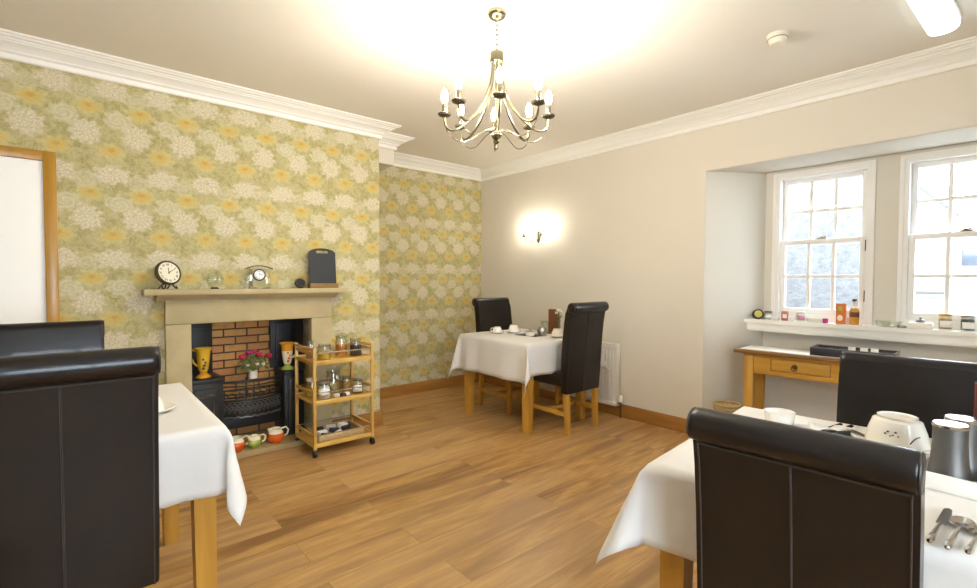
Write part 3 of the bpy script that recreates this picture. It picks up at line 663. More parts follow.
k = MB(); k.box(-.135, -.12, -.175, .175, 0, .045, .004); k.box(.12, .135, -.175, .175, 0, .045, .004); k.box(-.12, .12, -.175, -.16, 0, .045, .004); k.box(-.12, .12, .16, .175, 0, .045, .004); k.build('rim', M['wick'], t)
names = ['at front left', 'behind front left', 'at back left', 'in the front middle', 'in the centre', 'in the back middle', 'at front right', 'right of centre', 'at back right']
for i in range(9):
    a, b = i % 3, i//3; x = -3.45-.07*a; y = 1.40+.095*b
    sm = [F['dark'], M['paperw'], F['dark'], M['paperw'], F['dark'], M['paperw'], F['dark'], F['dark'], M['paperw']][i]
    tag(MB().box(x-.022, x+.022, y-.036, y+.036, .103, .122+.008*((i*7) % 3), .006, Euler((R(6*((i*5) % 4)-9), R(8), R(12*((i*3) % 5)-24))).to_matrix()).build('sachet', sm), ('dark' if sm is F['dark'] else 'white')+' sachet '+names[i]+' of the wicker tray', 'sachet', 'sachets in the wicker tray')

# ------------------------------------------------------------------ chairs
def make_chair(label, loc, rz, sc):
    t = thing('dining_chair', label, 'chair', loc, rz, 'leather roll back dining chairs', sc)
    # seat
    k = MB(); k.box(-.215, .215, -.19, .235, .38, .485, .028); s = k.build('seat', M['leather'], t, angle=60)
    k = MB(); k.tube([(-.208, .228, .468), (.208, .228, .468)], .0035, 6); k.tube([(-.208, .228, .468), (-.211, -.17, .468)], .0035, 6); k.tube([(.208, .228, .468), (.211, -.17, .468)], .0035, 6); k.build('piping', M['seam'], s)
    # backrest: section in (y,z)
    back = [(-.235, .332), (-.243, .50), (-.252, .65), (-.263, .80), (-.276, .92), (-.288, .985)]
    front = [(-.238, 1.045), (-.222, .985), (-.208, .90), (-.192, .76), (-.181, .60), (-.176, .48), (-.178, .332)]
    k = MB(); k.prism(back+[(-.295, 1.03)]+front, -.219, .219, 'x')
    es = [e for e in k.bm.edges if abs(e.verts[0].co.x-e.verts[1].co.x) < 1e-6 and (e.verts[0].co-e.verts[1].co).length > .0]
    side = [e for e in es if len(e.link_faces) == 2 and any(abs(f.normal.x) > .9 or len(f.verts) > 6 for f in e.link_faces)]
    bmesh.ops.bevel(k.bm, geom=side, offset=.012, segments=3, affect='EDGES', profile=.5)
    b = k.build('backrest', M['leather'], t, angle=50)
    # rolled top
    k = MB(); k.T = Matrix.Translation((0, -.283, 1.028)) @ Matrix.Rotation(R(90), 4, 'Y')
    k.lathe([(0, -.222), (.030, -.222), (.037, -.219), (.0415, -.213), (.0425, -.20), (.0425, .20), (.0415, .213), (.037, .219), (.030, .222), (0, .222)], 28)
    k.build('roll', M['leather'], b, angle=50)
    k = MB()
    for sg in (-1, 1): k.tube([(sg*.219, -.283+.038*math.cos(a), 1.028+.038*math.sin(a)) for a in [i*2*PI/24 for i in range(24)]], .003, 6, closed=True)
    k.tube([(0.0, y-.0015, z) for y, z in back], .0032, 6)
    for sg in (-1, 1): k.tube([(sg*.206, y-.0012, z) for y, z in back], .0022, 6)
    k.tube([(-.208, -.2905, .982), (.208, -.2905, .982)], .0035, 6)
    k.build('seam', M['seam'], b)
    # legs
    for sx in (-1, 1):
        for (y0, y1, zt) in ((.195, .195, .40), (-.205, -.225, .40)):
            k = MB(); x = sx*.185; h = .021
            A = [k.bm.verts.new((x+a*h, y0+c*h, zt)) for a, c in ((-1, -1), (1, -1), (1, 1), (-1, 1))]; hh = .017
            B = [k.bm.verts.new((x+a*hh, y1+c*hh, 0)) for a, c in ((-1, -1), (1, -1), (1, 1), (-1, 1))]
            for i in range(4): j = (i+1) % 4; k.bm.faces.new([A[i], B[i], B[j], A[j]])
            k.bm.faces.new(A); k.bm.faces.new(B[::-1])
            k.build('leg', M['oak'], t)
    for sx in (-1, 1): MB().box(sx*.185-.010, sx*.185+.010, -.205, .185, .145, .180, .003).build('stretcher', M['oaky'], t)
    MB().box(-.178, .178, -.012, .012, .147, .178, .003).build('stretcher', M['oakx'], t)
    return t
chair = make_chair('dark leather roll back chair nearest the camera at lower left', (-2.00, -.03, 0), R(90), 1.)
dup(chair, 'leather chair at far end of left table, only its top showing', (-2.67, -.11, 0), R(-90), 1.)
dup(chair, 'leather chair with its back to us in front of the radiator', (-2.74, 3.225, 0), R(90), 1.015)
dup(chair, 'leather chair in alcove at far end of the corner table', (-3.47, 3.29, 0), R(-90), 1.01)
dup(chair, 'leather chair nearest the camera at lower right, seen from behind', (-.337, 1.36, 0), R(2), .91)
dup(chair, 'leather chair facing us across the right table before the console', (-.268, 1.935, 0), R(183), .938)

# ------------------------------------------------------------------ tables and cloths
def make_table(label, loc, a, b, rz, group='dining tables'):
    t = thing('dining_table', label, 'table', loc, rz, group)
    MB().box(-a/2+.002, a/2-.002, -b/2+.002, b/2-.002, .718, .748, .004).build('tabletop', M['oakx'], t)
    k = MB()
    for sy in (-1, 1): k.box(-a/2+.10, a/2-.10, sy*(b/2-.065)-.01, sy*(b/2-.065)+.01, .63, .718)
    for sx in (-1, 1): k.box(sx*(a/2-.065)-.01, sx*(a/2-.065)+.01, -b/2+.10, b/2-.10, .63, .718)
    k.build('apron', M['oakx'], t)
    for sx in (-1, 1):
        for sy in (-1, 1):
            k = MB(); x, y = sx*(a/2-.062), sy*(b/2-.062); h, g = .036, .030
            A = [k.bm.verts.new((x+p*h, y+q*h, .718)) for p, q in ((-1, -1), (1, -1), (1, 1), (-1, 1))]; x += sx*.004; y += sy*.004
            B = [k.bm.verts.new((x+p*g, y+q*g, 0)) for p, q in ((-1, -1), (1, -1), (1, 1), (-1, 1))]
            for i in range(4): j = (i+1) % 4; k.bm.faces.new([A[i], B[i], B[j], A[j]])
            k.bm.faces.new(A); k.bm.faces.new(B[::-1])
            k.build('leg', M['oak'], t)
    return t
def cloth(label, loc, a, b, rz, ov, seed, corner=38., flare=.06, wav=.010, tight=False, bias=(0, 0, 0, 0)):
    """ov = overhang (-x,+x,-y,+y)"""
    rnd = random.Random(seed); zt = .7545
    def axis_pts(h, o0, o1):
        p = [-h-o0*(1-i/10) for i in range(10)]+[-h+2*h*i/26 for i in range(27)]+[h+o1*(i+1)/10 for i in range(10)]
        return p
    us, vs = axis_pts(a/2, ov[0], ov[1]), axis_pts(b/2, ov[2], ov[3])
    ph = [rnd.uniform(0, 6.28) for _ in range(8)]
    def wave(s, i): return math.sin(s*13+ph[i])*.6+math.sin(s*23+ph[i+4])*.4
    def rim(e): # rounding over the table edge
        r = .010
        if e < r*PI/2: th = e/r; return r*math.sin(th), -r*(1-math.cos(th))
        return r, -r-(e-r*PI/2)
    k = MB(); V = {}
    for i, u in enumerate(us):
        for j, v in enumerate(vs):
            cu, cv = max(-a/2, min(a/2, u)), max(-b/2, min(b/2, v)); eu, ev = u-cu, v-cv
            x, y, z = cu, cv, zt
            if eu and not ev:
                e = abs(eu); h, dz = rim(e); win = min(1, (b/2-abs(v))/.12); sg = 1 if eu > 0 else -1
                x = cu+sg*(h+e*flare+wav*(e/.25)*wave(v, 0 if sg > 0 else 1)*win); z = zt+dz
            elif ev and not eu:
                e = abs(ev); h, dz = rim(e); win = min(1, (a/2-abs(u))/.12); sg = 1 if ev > 0 else -1
                fl, wv = (flare, wav) if not (tight and sg < 0) else (flare*(1-win), wav*.15)
                y = cv+sg*(h+e*fl+wv*(e/.25)*wave(u, 2 if sg > 0 else 3)*win); z = zt+dz
            elif eu and ev:
                su, sv = (1 if eu > 0 else -1), (1 if ev > 0 else -1)
                r = math.hypot(eu, ev); phi = math.atan2(abs(ev), abs(eu)); s = math.sin(2*phi)
                al = R(corner if not isinstance(corner, tuple) else corner[(su > 0)+2*(sv > 0)])*s**.8; h, dz = rim(r)
                out = h+r*flare+r*math.sin(al)*.9; z = zt+dz*math.cos(al)
                pd = PI/4+(phi-PI/4)*(.55+.45*(1-s))+.22*math.sin(4*phi+ph[(su > 0)*2+(sv > 0)])*s*min(1, r/.15)+bias[(su > 0)+2*(sv > 0)]*s*min(1, r/.12)
                x = cu+su*out*math.cos(pd); y = cv+sv*out*math.sin(pd)
            V[i, j] = k.bm.verts.new((x, y, z))
    for i in range(len(us)-1):
        for j in range(len(vs)-1): k.bm.faces.new([V[i, j], V[i+1, j], V[i+1, j+1], V[i, j+1]])
    o = k.build('tablecloth', M['cloth'], angle=180, solid=.002)
    o.location = loc; o.rotation_euler = (0, 0, rz)
    return tag(o, label, 'tablecloth', 'white tablecloths')
make_table('oak table under white cloth at lower left', (-2.328, -.005, 0), .925, .805, 0)
cloth('white tablecloth on the left table, corner hanging before the fireplace', (-2.328, -.005, 0), .925, .805, 0, (.22, .24, .22, .24), 3, (11, 11, 11, 24), .02, .024, bias=(0, 0, 0, -.85))
make_table('oak corner table under white cloth by the radiator', (-3.15, 3.17, 0), .915, .79, R(-1.5))
cloth('white tablecloth on the far corner table', (-3.15, 3.17, 0), .915, .79, R(-1.5), (.30, .275, .335, .30), 5, (15, 13, 15, 30), .02, .016)
make_table('oak table under white cloth at lower right', (-.352, 1.675, 0), .80, .86, R(5))
cloth('white tablecloth on the right table, corner flaring over floor', (-.352, 1.675, 0), .80, .86, R(5), (.23, .23, .225, .10), 11, 23, .06, .014, tight=True)
ZT = .756

# ------------------------------------------------------------------ crockery
def cup_mesh(r, h):
    k = MB(); k.lathe([(0, h), (r*.62, h), (r*.64, h-.004), (r*.60, h-.006), (r*.68, h*.86), (r*.88, h*.45), (r, 0), (r*.96, 0), (r*.84, h*.45), (0, h*.8)], 28); return k
def saucer_mesh(r):
    k = MB(); k.lathe([(0, 0), (r*.55, 0), (r*.6, .004), (r, .016), (r*.99, .019), (r*.55, .008), (0, .007)], 32); return k
def saucer(label, x, y, r, group): return tag(saucer_mesh(r).build('saucer', M['china'], loc=(x, y, ZT)), label, 'saucer', group)
def cup(label, x, y, r, h, group, z=ZT+.008, handle=0.):
    t = thing('cup', label, 'cup', (x, y, z), handle, group)
    cup_mesh(r, h).build('bowl', M['china'], t)
    k = MB(); k.tube([(r*.93, 0, h*.25), (r*1.35, 0, h*.22), (r*1.45, 0, h*.5), (r*1.2, 0, h*.75), (r*.74, 0, h*.72)], .005, 8); k.build('handle', M['china'], t); return t
# far table
g1 = 'saucers on the corner table'; g2 = 'upturned cups on the corner table'
saucer('saucer under the leftmost cup of the corner table', -3.40, 3.06, .075, g1); cup('leftmost upturned cup on the corner table', -3.40, 3.06, .050, .055, g2, handle=R(200))
saucer('saucer under the tallest cup of corner table, before alcove chair', -3.33, 3.21, .078, g1); cup('tallest upturned cup on corner table, before alcove chair', -3.33, 3.21, .056, .072, g2, handle=R(120))
saucer('saucer under the cup nearest the radiator chair', -2.83, 3.27, .080, g1); cup('upturned cup nearest the radiator chair on corner table', -2.83, 3.27, .058, .068, g2, handle=R(60))
tag(MB().box(-3.22, -2.98, 3.12, 3.30, ZT-.001, ZT+.003, .001, Euler((0, 0, R(8))).to_matrix()).build('placemat', M['navy']), 'dark placemat in the middle of the corner table', 'placemat')
t = thing('butter_dish', 'small lidded glass pot in front of the silver sugar bowl', 'pot', (-3.045, 3.14, ZT+.002)); MB().lathe([(0, 0), (.034, 0), (.044, .015), (.046, .035), (.04, .038), (0, .03)], 20).build('bowl', M['china'], t); MB().lathe([(.044, .038), (.036, .048), (.010, .054), (.010, .062), (0, .065)], 20).build('lid', M['pewter'], t)
t = thing('sugar_bowl', 'round silver sugar bowl beside the menu on corner table', 'bowl', (-2.99, 3.245, ZT+.002)); MB().lathe([(0, 0), (.025, 0), (.028, .006), (.045, .03), (.048, .05), (.04, .068)], 22).build('body', M['pewter'], t); MB().lathe([(.04, .068), (.03, .082), (.008, .086), (.008, .095), (0, .098)], 22).build('lid', M['pewter'], t)
tag(MB().lathe([(0, 0), (.032, 0), (.034, .004), (.040, .125), (.037, .125), (.031, .008), (0, .008)], 22, (-3.07, 3.37, ZT)).build('glass_tumbler', M['glass']), 'clear tumbler standing by the brown menu on corner table', 'glass')
t = thing('menu_holder', 'brown upright menu stand at back of the corner table', 'menu', (-3.03, 3.45, ZT), R(20)); MB().box(-.055, .055, -.006, .006, .01, .235, .003).build('board', M['menu'], t); MB().box(-.06, .06, -.03, .03, 0, .016, .003).build('foot', M['menu'], t); MB().box(.058, .072, -.010, .010, .01, .228, .002).build('page', M['paperw'], t)
t = thing('bud_vase', 'slim glass bud vase of white flowers on corner table', 'vase', (-2.93, 3.41, ZT)); MB().lathe([(0, 0), (.024, 0), (.026, .006), (.020, .05), (.012, .11), (.016, .145), (.013, .145), (.009, .11), (.016, .05), (0, .02)], 18).build('vase', M['glass'], t)
k = MB()
for a in range(5): k.tube([(0, 0, .02), (.004*a-.008, 0, .14), (.022*math.cos(a*1.26), .022*math.sin(a*1.26), .195)], .0016, 5)
for a in range(14): k.tube([(0, 0, .14), (.014*math.cos(a), .014*math.sin(a), .17), (.03*math.cos(a), .03*math.sin(a), .165+.008*(a % 3))], [.001, .005, .001], 5)
k.build('stems', M['leaf'], t)
for p in ((.02, .0, .215), (-.012, .018, .225), (-.018, -.016, .205), (.006, -.024, .232), (.028, .02, .195)): rose(t, p, .017, M['whitefl'], 'flower')
# left table
saucer('saucer on left table behind the near chair', -2.23, .215, .085, 'crockery on the left table'); cup('upturned cup on left table, mostly behind the near chair', -2.23, .215, .05, .06, 'crockery on the left table', handle=R(200))
# right table
saucer('large saucer under the upturned bowl on right table', -.285, 1.93, .115, 'crockery on the right table')
t = thing('cereal_bowl', 'upturned white bowl with sprig pattern, far side of right table', 'bowl', (-.285, 1.93, ZT+.009), 0, 'crockery on the right table', .92)
MB().lathe([(0, .088), (.052, .088), (.055, .094), (.050, .095), (.046, .090), (.053, .085), (.066, .080), (.078, .045), (.086, .004), (.083, 0), (.06, .07), (0, .08)], 36).build('bowl', M['china'], t)
k = MB()
for i in range(6): a = R(-104+5*i); k.sphere((.0765*math.cos(a), .0765*math.sin(a), .045+.008*math.sin(i*2.)), .004, 8, (1, 1, .7))
k.build('painted_flower', M['slate'], t); k = MB(); k.tube([(.082*math.cos(R(a)), .082*math.sin(R(a)), z) for a, z in ((-58, .022), (-52, .034), (-46, .042), (-38, .046))], .0018, 5); k.build('painted_stem', M['slate'], t)
t = thing('cup', 'shallow white cup at far left corner of right table', 'cup', (-.605, 1.905, ZT), R(100), 'crockery on the right table'); MB().lathe([(0, 0), (.035, 0), (.044, .012), (.049, .046), (.046, .046), (.040, .014), (0, .008)], 28).build('bowl', M['china'], t); MB().tube([(.046, 0, .038), (.064, 0, .036), (.066, 0, .022), (.045, 0, .015)], .004, 8).build('handle', M['china'], t)
k = MB(); n = 16; rows = []
for i in range(n+1):
    a = i/n; rows.append([k.bm.verts.new((-.10+.2*a, -.05+.1*b+.02*math.sin(a*3), .014*abs(math.sin(a*PI*2.5+b))*(1-a*.4)+.003+.022*(1-abs(2*a-1))*(1-b))) for b in (0, .25, .5, .75, 1)])
for i in range(n):
    for j in range(4): k.bm.faces.new([rows[i][j], rows[i+1][j], rows[i+1][j+1], rows[i][j+1]])
o = k.build('napkin', M['cloth'], angle=180, solid=.003); o.location = (-.415, 1.93, ZT+.001); o.rotation_euler = (0, 0, R(20)); tag(o, 'folded cream napkin left of the upturned bowl', 'napkin')
# salt and pepper pair on white caddy
t = thing('condiment_caddy', 'low white china caddy under the salt and pepper mills', 'caddy', (-.138, 1.650, ZT), R(-4))
k = MB(); X0, X1, Y0, Y1 = -.062, .066, -.060, .160
k.box(X0, X1, Y0, Y1, 0, .006, .002); k.box(X0, X1, Y0, Y0+.007, 0, .042, .003); k.box(X0, X1, Y1-.007, Y1, 0, .042, .003); k.box(X0, X0+.007, Y0, Y1, 0, .0415, .003); k.box(X1-.007, X1, Y0, Y1, 0, .0415, .003); k.build('tray', M['china'], t)
def mill(label, x, y, h):
    t = thing('pepper_mill', label, 'pepper mill', (x, y, ZT+.007), 0, 'salt and pepper mills on the right table', .86)
    MB().lathe([(0, 0), (.050, 0), (.052, .004), (.047, .03), (.041, .08), (.039, .12), (.039, h-.012)], 28).build('body', M['mill'], t)
    MB().lathe([(.039, h-.012), (.041, h-.010), (.041, h-.003), (.038, h), (0, h+.001)], 28).build('cap', M['steel'], t)
mill('front brushed steel pepper mill on the white caddy', -.142, 1.655, .175); mill('rear brushed steel mill, half hidden by the front one', -.128, 1.750, .175)
t = thing('menu_holder', 'tall red brown menu stand at right edge of right table', 'menu', (-.066, 1.88, ZT), R(4)); MB().box(-.05, .05, -.007, .007, .008, .235, .003).build('board', M['redm'], t); MB().box(-.055, .055, -.025, .025, 0, .014, .003).build('foot', M['redm'], t)
t = thing('bud_vase', 'white topped bud vase beside menu stand, right picture edge', 'vase', (-.088, 1.945, ZT)); MB().lathe([(0, 0), (.018, 0), (.02, .01), (.012, .09), (.018, .22), (.026, .245), (.023, .245), (.01, .22), (0, .05)], 18).build('vase', M['china'], t)
k = MB()
for a in range(9): k.tube([(0, 0, .225), (.016*math.cos(a), .016*math.sin(a), .255), (.028*math.cos(a), .028*math.sin(a), .24+.01*(a % 2))], [.001, .004, .001], 5)
k.build('leaves', M['leaf'], t)
# cutlery
def cutlery(kind, label, x, y, rz, L, group):
    t = thing(kind, label, kind.split('_')[-1], (x, y, ZT+.002), rz, group, 1.12)
    hb = MB(); hb.tube([(0, -L*.53, .0062), (0, -L*.52, .0062), (0, -L*.48, .0062), (0, -L*.35, .006), (0, -L*.05, .005), (0, L*.02, .005)], [.001, .004, .006, .005, .003, .003], 8); hb.build('handle', M['steel'], t)
    k = MB()
    if 'spoon' in kind:
        k.lathe([(0, 0), (.010, .001), (.018, .006), (.0185, .0075), (.017, .0072), (.010, .0025), (0, .0015)], 18, (0, L*.17, 0), sx=1., sy=1.6)
    elif 'knife' in kind: k.prism([(-.006, L*.0), (.007, L*.0), (.009, L*.3), (.006, L*.47), (.0, L*.5), (-.006, L*.45)], .004, .0055, 'z')
    else:
        k.prism([(-.004, 0), (.004, 0), (.011, L*.16), (.011, L*.24), (-.011, L*.24), (-.011, L*.16)], .004, .006, 'z')
        for q in range(4): k.box(-.0105+q*.006, -.0075+q*.006, L*.23, L*.46, .004, .006)
    k.build('bowl' if 'spoon' in kind else ('blade' if 'knife' in kind else 'tines'), M['steel'], t)
G = 'cutlery on the near edge of right table'
cutlery('table_knife', 'steel knife nearest the chair back on right table', -.128, 1.36, R(-2), .19, G)
cutlery('table_spoon', 'larger spoon with round bowl between knife and teaspoon', -.100, 1.36, R(-3), .20, G)
cutlery('tea_spoon', 'smaller spoon at right picture edge beside larger spoon', -.072, 1.345, R(-4), .16, G)
G = 'cutlery on the far edge of right table'
cutlery('table_fork', 'steel fork left of napkin on far edge of right table', -.475, 1.935, R(165), .17, G)
cutlery('table_knife', 'dark reflecting knife between fork and napkin, far edge', -.445, 1.94, R(165), .17, G)

# ------------------------------------------------------------------ console, tray, basket
t = thing('console_table', 'oak console table with drawers under the windows', 'console table', (-1.53, 3.80, 0), R(3))
L, D, H = 1.30, .34, .75
MB().box(0, L, 0, D, H-.028, H, .004).build('tabletop', wood('console_top', (.19, .095, .03), (.27, .15, .05), 'x', .35), t)
k = MB(); z0, z1 = .575, H-.028
k.box(.10, L-.10, .040, .060, .697, z1, .002); k.box(.10, L-.10, .040, .060, z0, .607, .002)
for a, b in ((.10, .242), (.608, .742), (1.108, L-.10)): k.box(a, b, .0405, .0598, .60, .70)
k.box(.05, .075, .08, D-.06, z0, z1, .002); k.box(L-.075, L-.05, .08, D-.06, z0, z1, .002); k.box(.08, L-.08, D-.055, D-.035, z0, z1, .002)
k.build('frame', M['oakx'], t)
MB().box(.14, L-.14, .064, D-.06, .59, .71).build('gap_shade_block', mat('drawer_gap_shade', (.05, .025, .008), .8), t)  # near-black block: shade in the gaps round the drawers, put in as colour
for x in (.065, L-.13):
    for y in (.03, D-.075): MB().box(x, x+.065, y, y+.06, 0, H-.028, .004).build('leg', M['oak'], t)
for i in range(2):
    x0 = .245+i*.50
    dr = MB().box(x0+.001, x0+.359, .044, .064, .611, .693, .003).build('drawer', M['oakx'], t)
    k = MB(); k.lathe([(0, 0), (.017, 0), (.014, .006), (0, .008)], 14, (x0+.15, .044, .655), Euler((R(90), 0, 0)).to_matrix()); k.tube([(x0+.15+.018*math.cos(a), .030, .645+.018*math.sin(a)) for a in [j*2*PI/16 for j in range(16)]], .003, 6, closed=True); k.build('ring_pull', M['brassd'], dr)
k = MB(); pts = []; o = MB().box(.03, L-.03, .04, D-.04, 0, .002, .0005).build('lace_runner', M['paperw'], loc=(-1.53, 3.80, H)); o.rotation_euler = (0, 0, R(3)); tag(o, 'white lace runner along the top of the console', 'runner')
t = thing('cutlery_tray', 'black box tray with pale dividers on the console', 'tray', (-1.05, 3.875, H+.002), R(3))
MB().box(0, .46, 0, .21, 0, .006, .002).build('base', M['navy'], t)
k = MB(); k.box(0, .46, 0, .010, 0, .052, .002); k.box(0, .46, .20, .21, 0, .052, .002); k.box(0, .010, .01, .20, 0, .052, .002); k.box(.45, .46, .01, .20, 0, .052, .002); k.build('side', M['navy'], t)
k = MB()
for a, b, c, d_ in ((0, .46, 0, .011), (0, .46, .199, .21), (0, .011, .011, .199), (.449, .46, .011, .199)): k.box(a, b, c, d_, .052, .056)
bmesh.ops.remove_doubles(k.bm, verts=k.bm.verts[:], dist=.0002); k.build('rim', M['mill'], t)
k = MB(); k.box(.01, .45, .07, .074, .006, .050); k.box(.01, .45, .135, .139, .006, .050); k.build('divider', M['steel'], t)
for i, x in enumerate((.225, .29, .345)):
    o = MB().box(-.020, .020, -.0015, .0015, 0, .040, .0005).build('place_card', M['paperw'], loc=(-1.05+x, 3.875+.045+x*.05, H+.036)); o.rotation_euler = (R(-10), 0, R(3)); tag(o, ['leftmost cream card standing in the black console tray', 'middle cream card standing in the black console tray', 'rightmost cream card standing in the black console tray'][i], 'card', 'cards in the console tray')
t = thing('waste_basket', 'low round wicker basket on floor left of the console', 'basket', (-1.635, 3.845, 0))
t.location = (-1.605, 3.89, 0)
k = MB()
for i in range(10):
    z = .012+i*.028; rr = .072+.018*i/9; k.tube([(rr*math.cos(a), rr*math.sin(a), z+.004*math.sin(a*12+i*PI)) for a in [j*2*PI/48 for j in range(48)]], .0145, 6, closed=True)
k.build('weave', M['wick'], t); MB().lathe([(0, .005), (.07, .005), (.07, .012), (0, .012)], 24).build('base', M['wick'], t)
MB().tube([(.094*math.cos(a), .094*math.sin(a), .292) for a in [j*2*PI/32 for j in range(32)]], .011, 8, closed=True).build('rim', M['wick'], t)

# ------------------------------------------------------------------ radiator
t = thing('radiator', 'white panel radiator on the wall behind corner table', 'radiator', (-2.60, YB-.004, .10))
k = MB(); x0, x1 = -.95, .05; n = 26; pr = [(x0, -.045)]
for i in range(n):
    a = x0+.02+(x1-x0-.04)*i/n; w_ = (x1-x0-.04)/n; pr += [(a, -.062), (a+w_*.5, -.062), (a+w_*.6, -.054), (a+w_*.9, -.054)]
pr += [(x1-.02, -.062), (x1, -.045), (x1, -.02), (x0, -.02)]
k.prism(pr, .03, .53, 'z'); k.box(x0, x1, -.066, -.055, .52, .572, .005); k.box(x0, x1, -.066, -.055, 0, .04, .005); k.build('panel', M['rad'], t)
k = MB(); k.box(x0-.002, x1+.002, -.068, -.012, .565, .578, .003); k.box(x0-.004, x0+.002, -.066, -.014, .005, .57, .003); k.box(x1-.002, x1+.004, -.066, -.014, .005, .57, .003); k.build('casing', M['rad'], t)
k = MB(); 
for x in (x0+.15, x1-.15): k.box(x-.02, x+.02, -.025, 0, .1, .5)
k.build('bracket', M['rad'], t)
k = MB(); k.lathe([(0, 0), (.017, 0), (.019, .01), (.019, .05), (.014, .062), (0, .064)], 16, (.082, -.04, .045)); k.build('valve', M['china'], t)
k = MB(); k.tube([(.05, -.04, .03), (.082, -.04, .03)], .009, 8); k.tube([(.082, -.04, .05), (.082, -.04, -.10)], .0075, 8); k.build('pipe', M['nickel'], t)

# ------------------------------------------------------------------ window sill things
ZS = .957; G = 'things along the window board'
def sill(x, y=4.185): return (x, y, ZS)
t = thing('tin', 'round black and gold tin at left end of window sill', 'tin', sill(-1.50), R(35), G)
k = MB(); k.T = Matrix.Translation((0, 0, .040)) @ Matrix.Rotation(R(80), 4, 'X'); k.lathe([(0, -.014), (.040, -.014), (.040, .012), (.034, .014), (.030, .010), (0, .010)], 24); k.build('body', M['black'], t)
k = MB(); k.T = Matrix.Translation((0, 0, .040)) @ Matrix.Rotation(R(80), 4, 'X'); k.lathe([(0, .0102), (.029, .0102), (.029, .012), (0, .012)], 24); k.build('label', mat('gold_label', (.55, .48, .10), .4, var=.3, scale=70), t)
jar('condiment_jar', 'small jar with dark lid beside the round gold tin', 'jar', sill(-1.425), .026, .062, F['white'], .7, M['slate'], M['paperw'], G, 1., rz=R(-60))
tag(MB().box(-.027, .027, -.02, .02, 0, .026, .005).build('butter_tub', M['china'], loc=sill(-1.365, 4.16)), 'low white tub between dark lidded jar and red packet', 'tub', G)
t = thing('packet', 'red and brown packet left of the herb jar on sill', 'packet', sill(-1.305), R(10), G); MB().box(-.024, .024, -.016, .016, 0, .075, .006).build('bag', mat('packet_red', (.42, .13, .11), .5, var=.5, scale=40), t); MB().box(-.014, .014, -.0175, -.016, .02, .05).build('label', M['paperw'], t)
tag(MB().box(-.022, .022, -.015, .015, 0, .04, .006).build('sugar_packet', M['paperw'], loc=sill(-1.255, 4.17)), 'small white packet right of the red and brown packet', 'packet', G)
jar('condiment_jar', 'pale jar with pink label before left window', 'jar', sill(-1.20), .028, .072, F['white'], .7, M['china'], mat('label_pink', (.55, .22, .32), .6), G, .9, rz=R(-50))
tag(MB().lathe([(0, 0), (.045, 0), (.052, .035), (.049, .035), (.042, .004), (0, .004)], 20, sx=1.25).build('sugar_dish', M['china'], loc=sill(-1.10)), 'shallow white dish beside the magenta tub on sill', 'dish', G)
tag(MB().lathe([(0, 0), (.016, 0), (.019, .034), (.012, .036), (0, .034)], 14, sx=1.).build('yoghurt_pot', mat('magenta_pot', (.42, .02, .16), .4), loc=sill(-1.035, 4.165)), 'tiny magenta pot right of the shallow white dish', 'pot', G)
t = thing('carton', 'tall orange carton standing before left window', 'carton', sill(-.945), R(-8), G); MB().box(-.027, .027, -.018, .018, 0, .148, .003).build('box', mat('carton_orange', (.62, .17, .02), .5, var=.2, scale=30), t)
k = MB(); k.T = Matrix.Translation((0, -.0185, .045)) @ Matrix.Rotation(R(90), 4, 'X'); k.lathe([(0, 0), (.017, 0), (.017, .001), (0, .001)], 18, sy=1.25); k.build('emblem', M['paperw'], t); MB().box(-.012, .012, -.0192, -.018, .095, .125).build('panel', M['green'], t)
tag(MB().box(-.016, .016, -.012, .012, 0, .05, .004).build('sauce_packet', mat('pale_pink', (.68, .42, .40), .5), loc=sill(-.908, 4.19)), 'pale pink packet between orange carton and sauce bottle', 'packet', G)
t = thing('sauce_bottle', 'amber sauce bottle with white neck and dark cap', 'bottle', sill(-.868), R(-30), G)
MB().lathe([(0, 0), (.026, 0), (.028, .005), (.028, .10), (.020, .118)], 20).build('body', F['amber'], t); MB().lathe([(.0285, .055), (.0285, .09)], 20).build('label', M['menu'], t); MB().lathe([(.020, .118), (.014, .135), (.0125, .165)], 20).build('neck', M['china'], t); MB().lathe([(.0125, .165), (.015, .166), (.015, .182), (0, .184)], 20).build('cap', M['black'], t)
tag(MB().lathe([(0, 0), (.022, 0), (.028, .014), (.025, .014), (.018, .004), (0, .004)], 16).build('tea_light', M['china'], loc=sill(-.795, 4.165)), 'tiny white dish right of the sauce bottle', 'dish', G)
tag(MB().lathe([(0, 0), (.045, 0), (.058, .042), (.055, .042), (.042, .004), (0, .004)], 20, sx=1.3).build('glass_dish', M['glass'], loc=sill(-.68)), 'clear glass dish on sill between the two windows', 'dish', G)
tag(MB().box(-.022, .022, -.014, .014, 0, .016, .004, Euler((0, 0, R(20))).to_matrix()).build('spoon_rest', M['steelmat'], loc=sill(-.605, 4.165)), 'small grey clip lying right of the clear dish', 'clip', G)
t = thing('butter_box', 'white plastic box with small grey knob below right window', 'box', sill(-.515), 0, G); MB().box(-.06, .06, -.03, .03, 0, .042, .006).build('box', M['china'], t); MB().lathe([(0, .042), (.026, .042), (.020, .058), (.008, .062), (.008, .075), (0, .076)], 14).build('knob', M['steelmat'], t)
jar('condiment_jar', 'amber marmalade jar with white label below right window', 'jar', sill(-.398), .033, .098, F['amber'], .74, M['bamx'], M['paperw'], G, .9, rz=R(-75))
jar('condiment_jar', 'dark jam jar with white label at right picture edge', 'jar', sill(-.297), .033, .094, F['dark'], .78, M['pewter'], M['paperw'], G, .9, rz=R(-75))

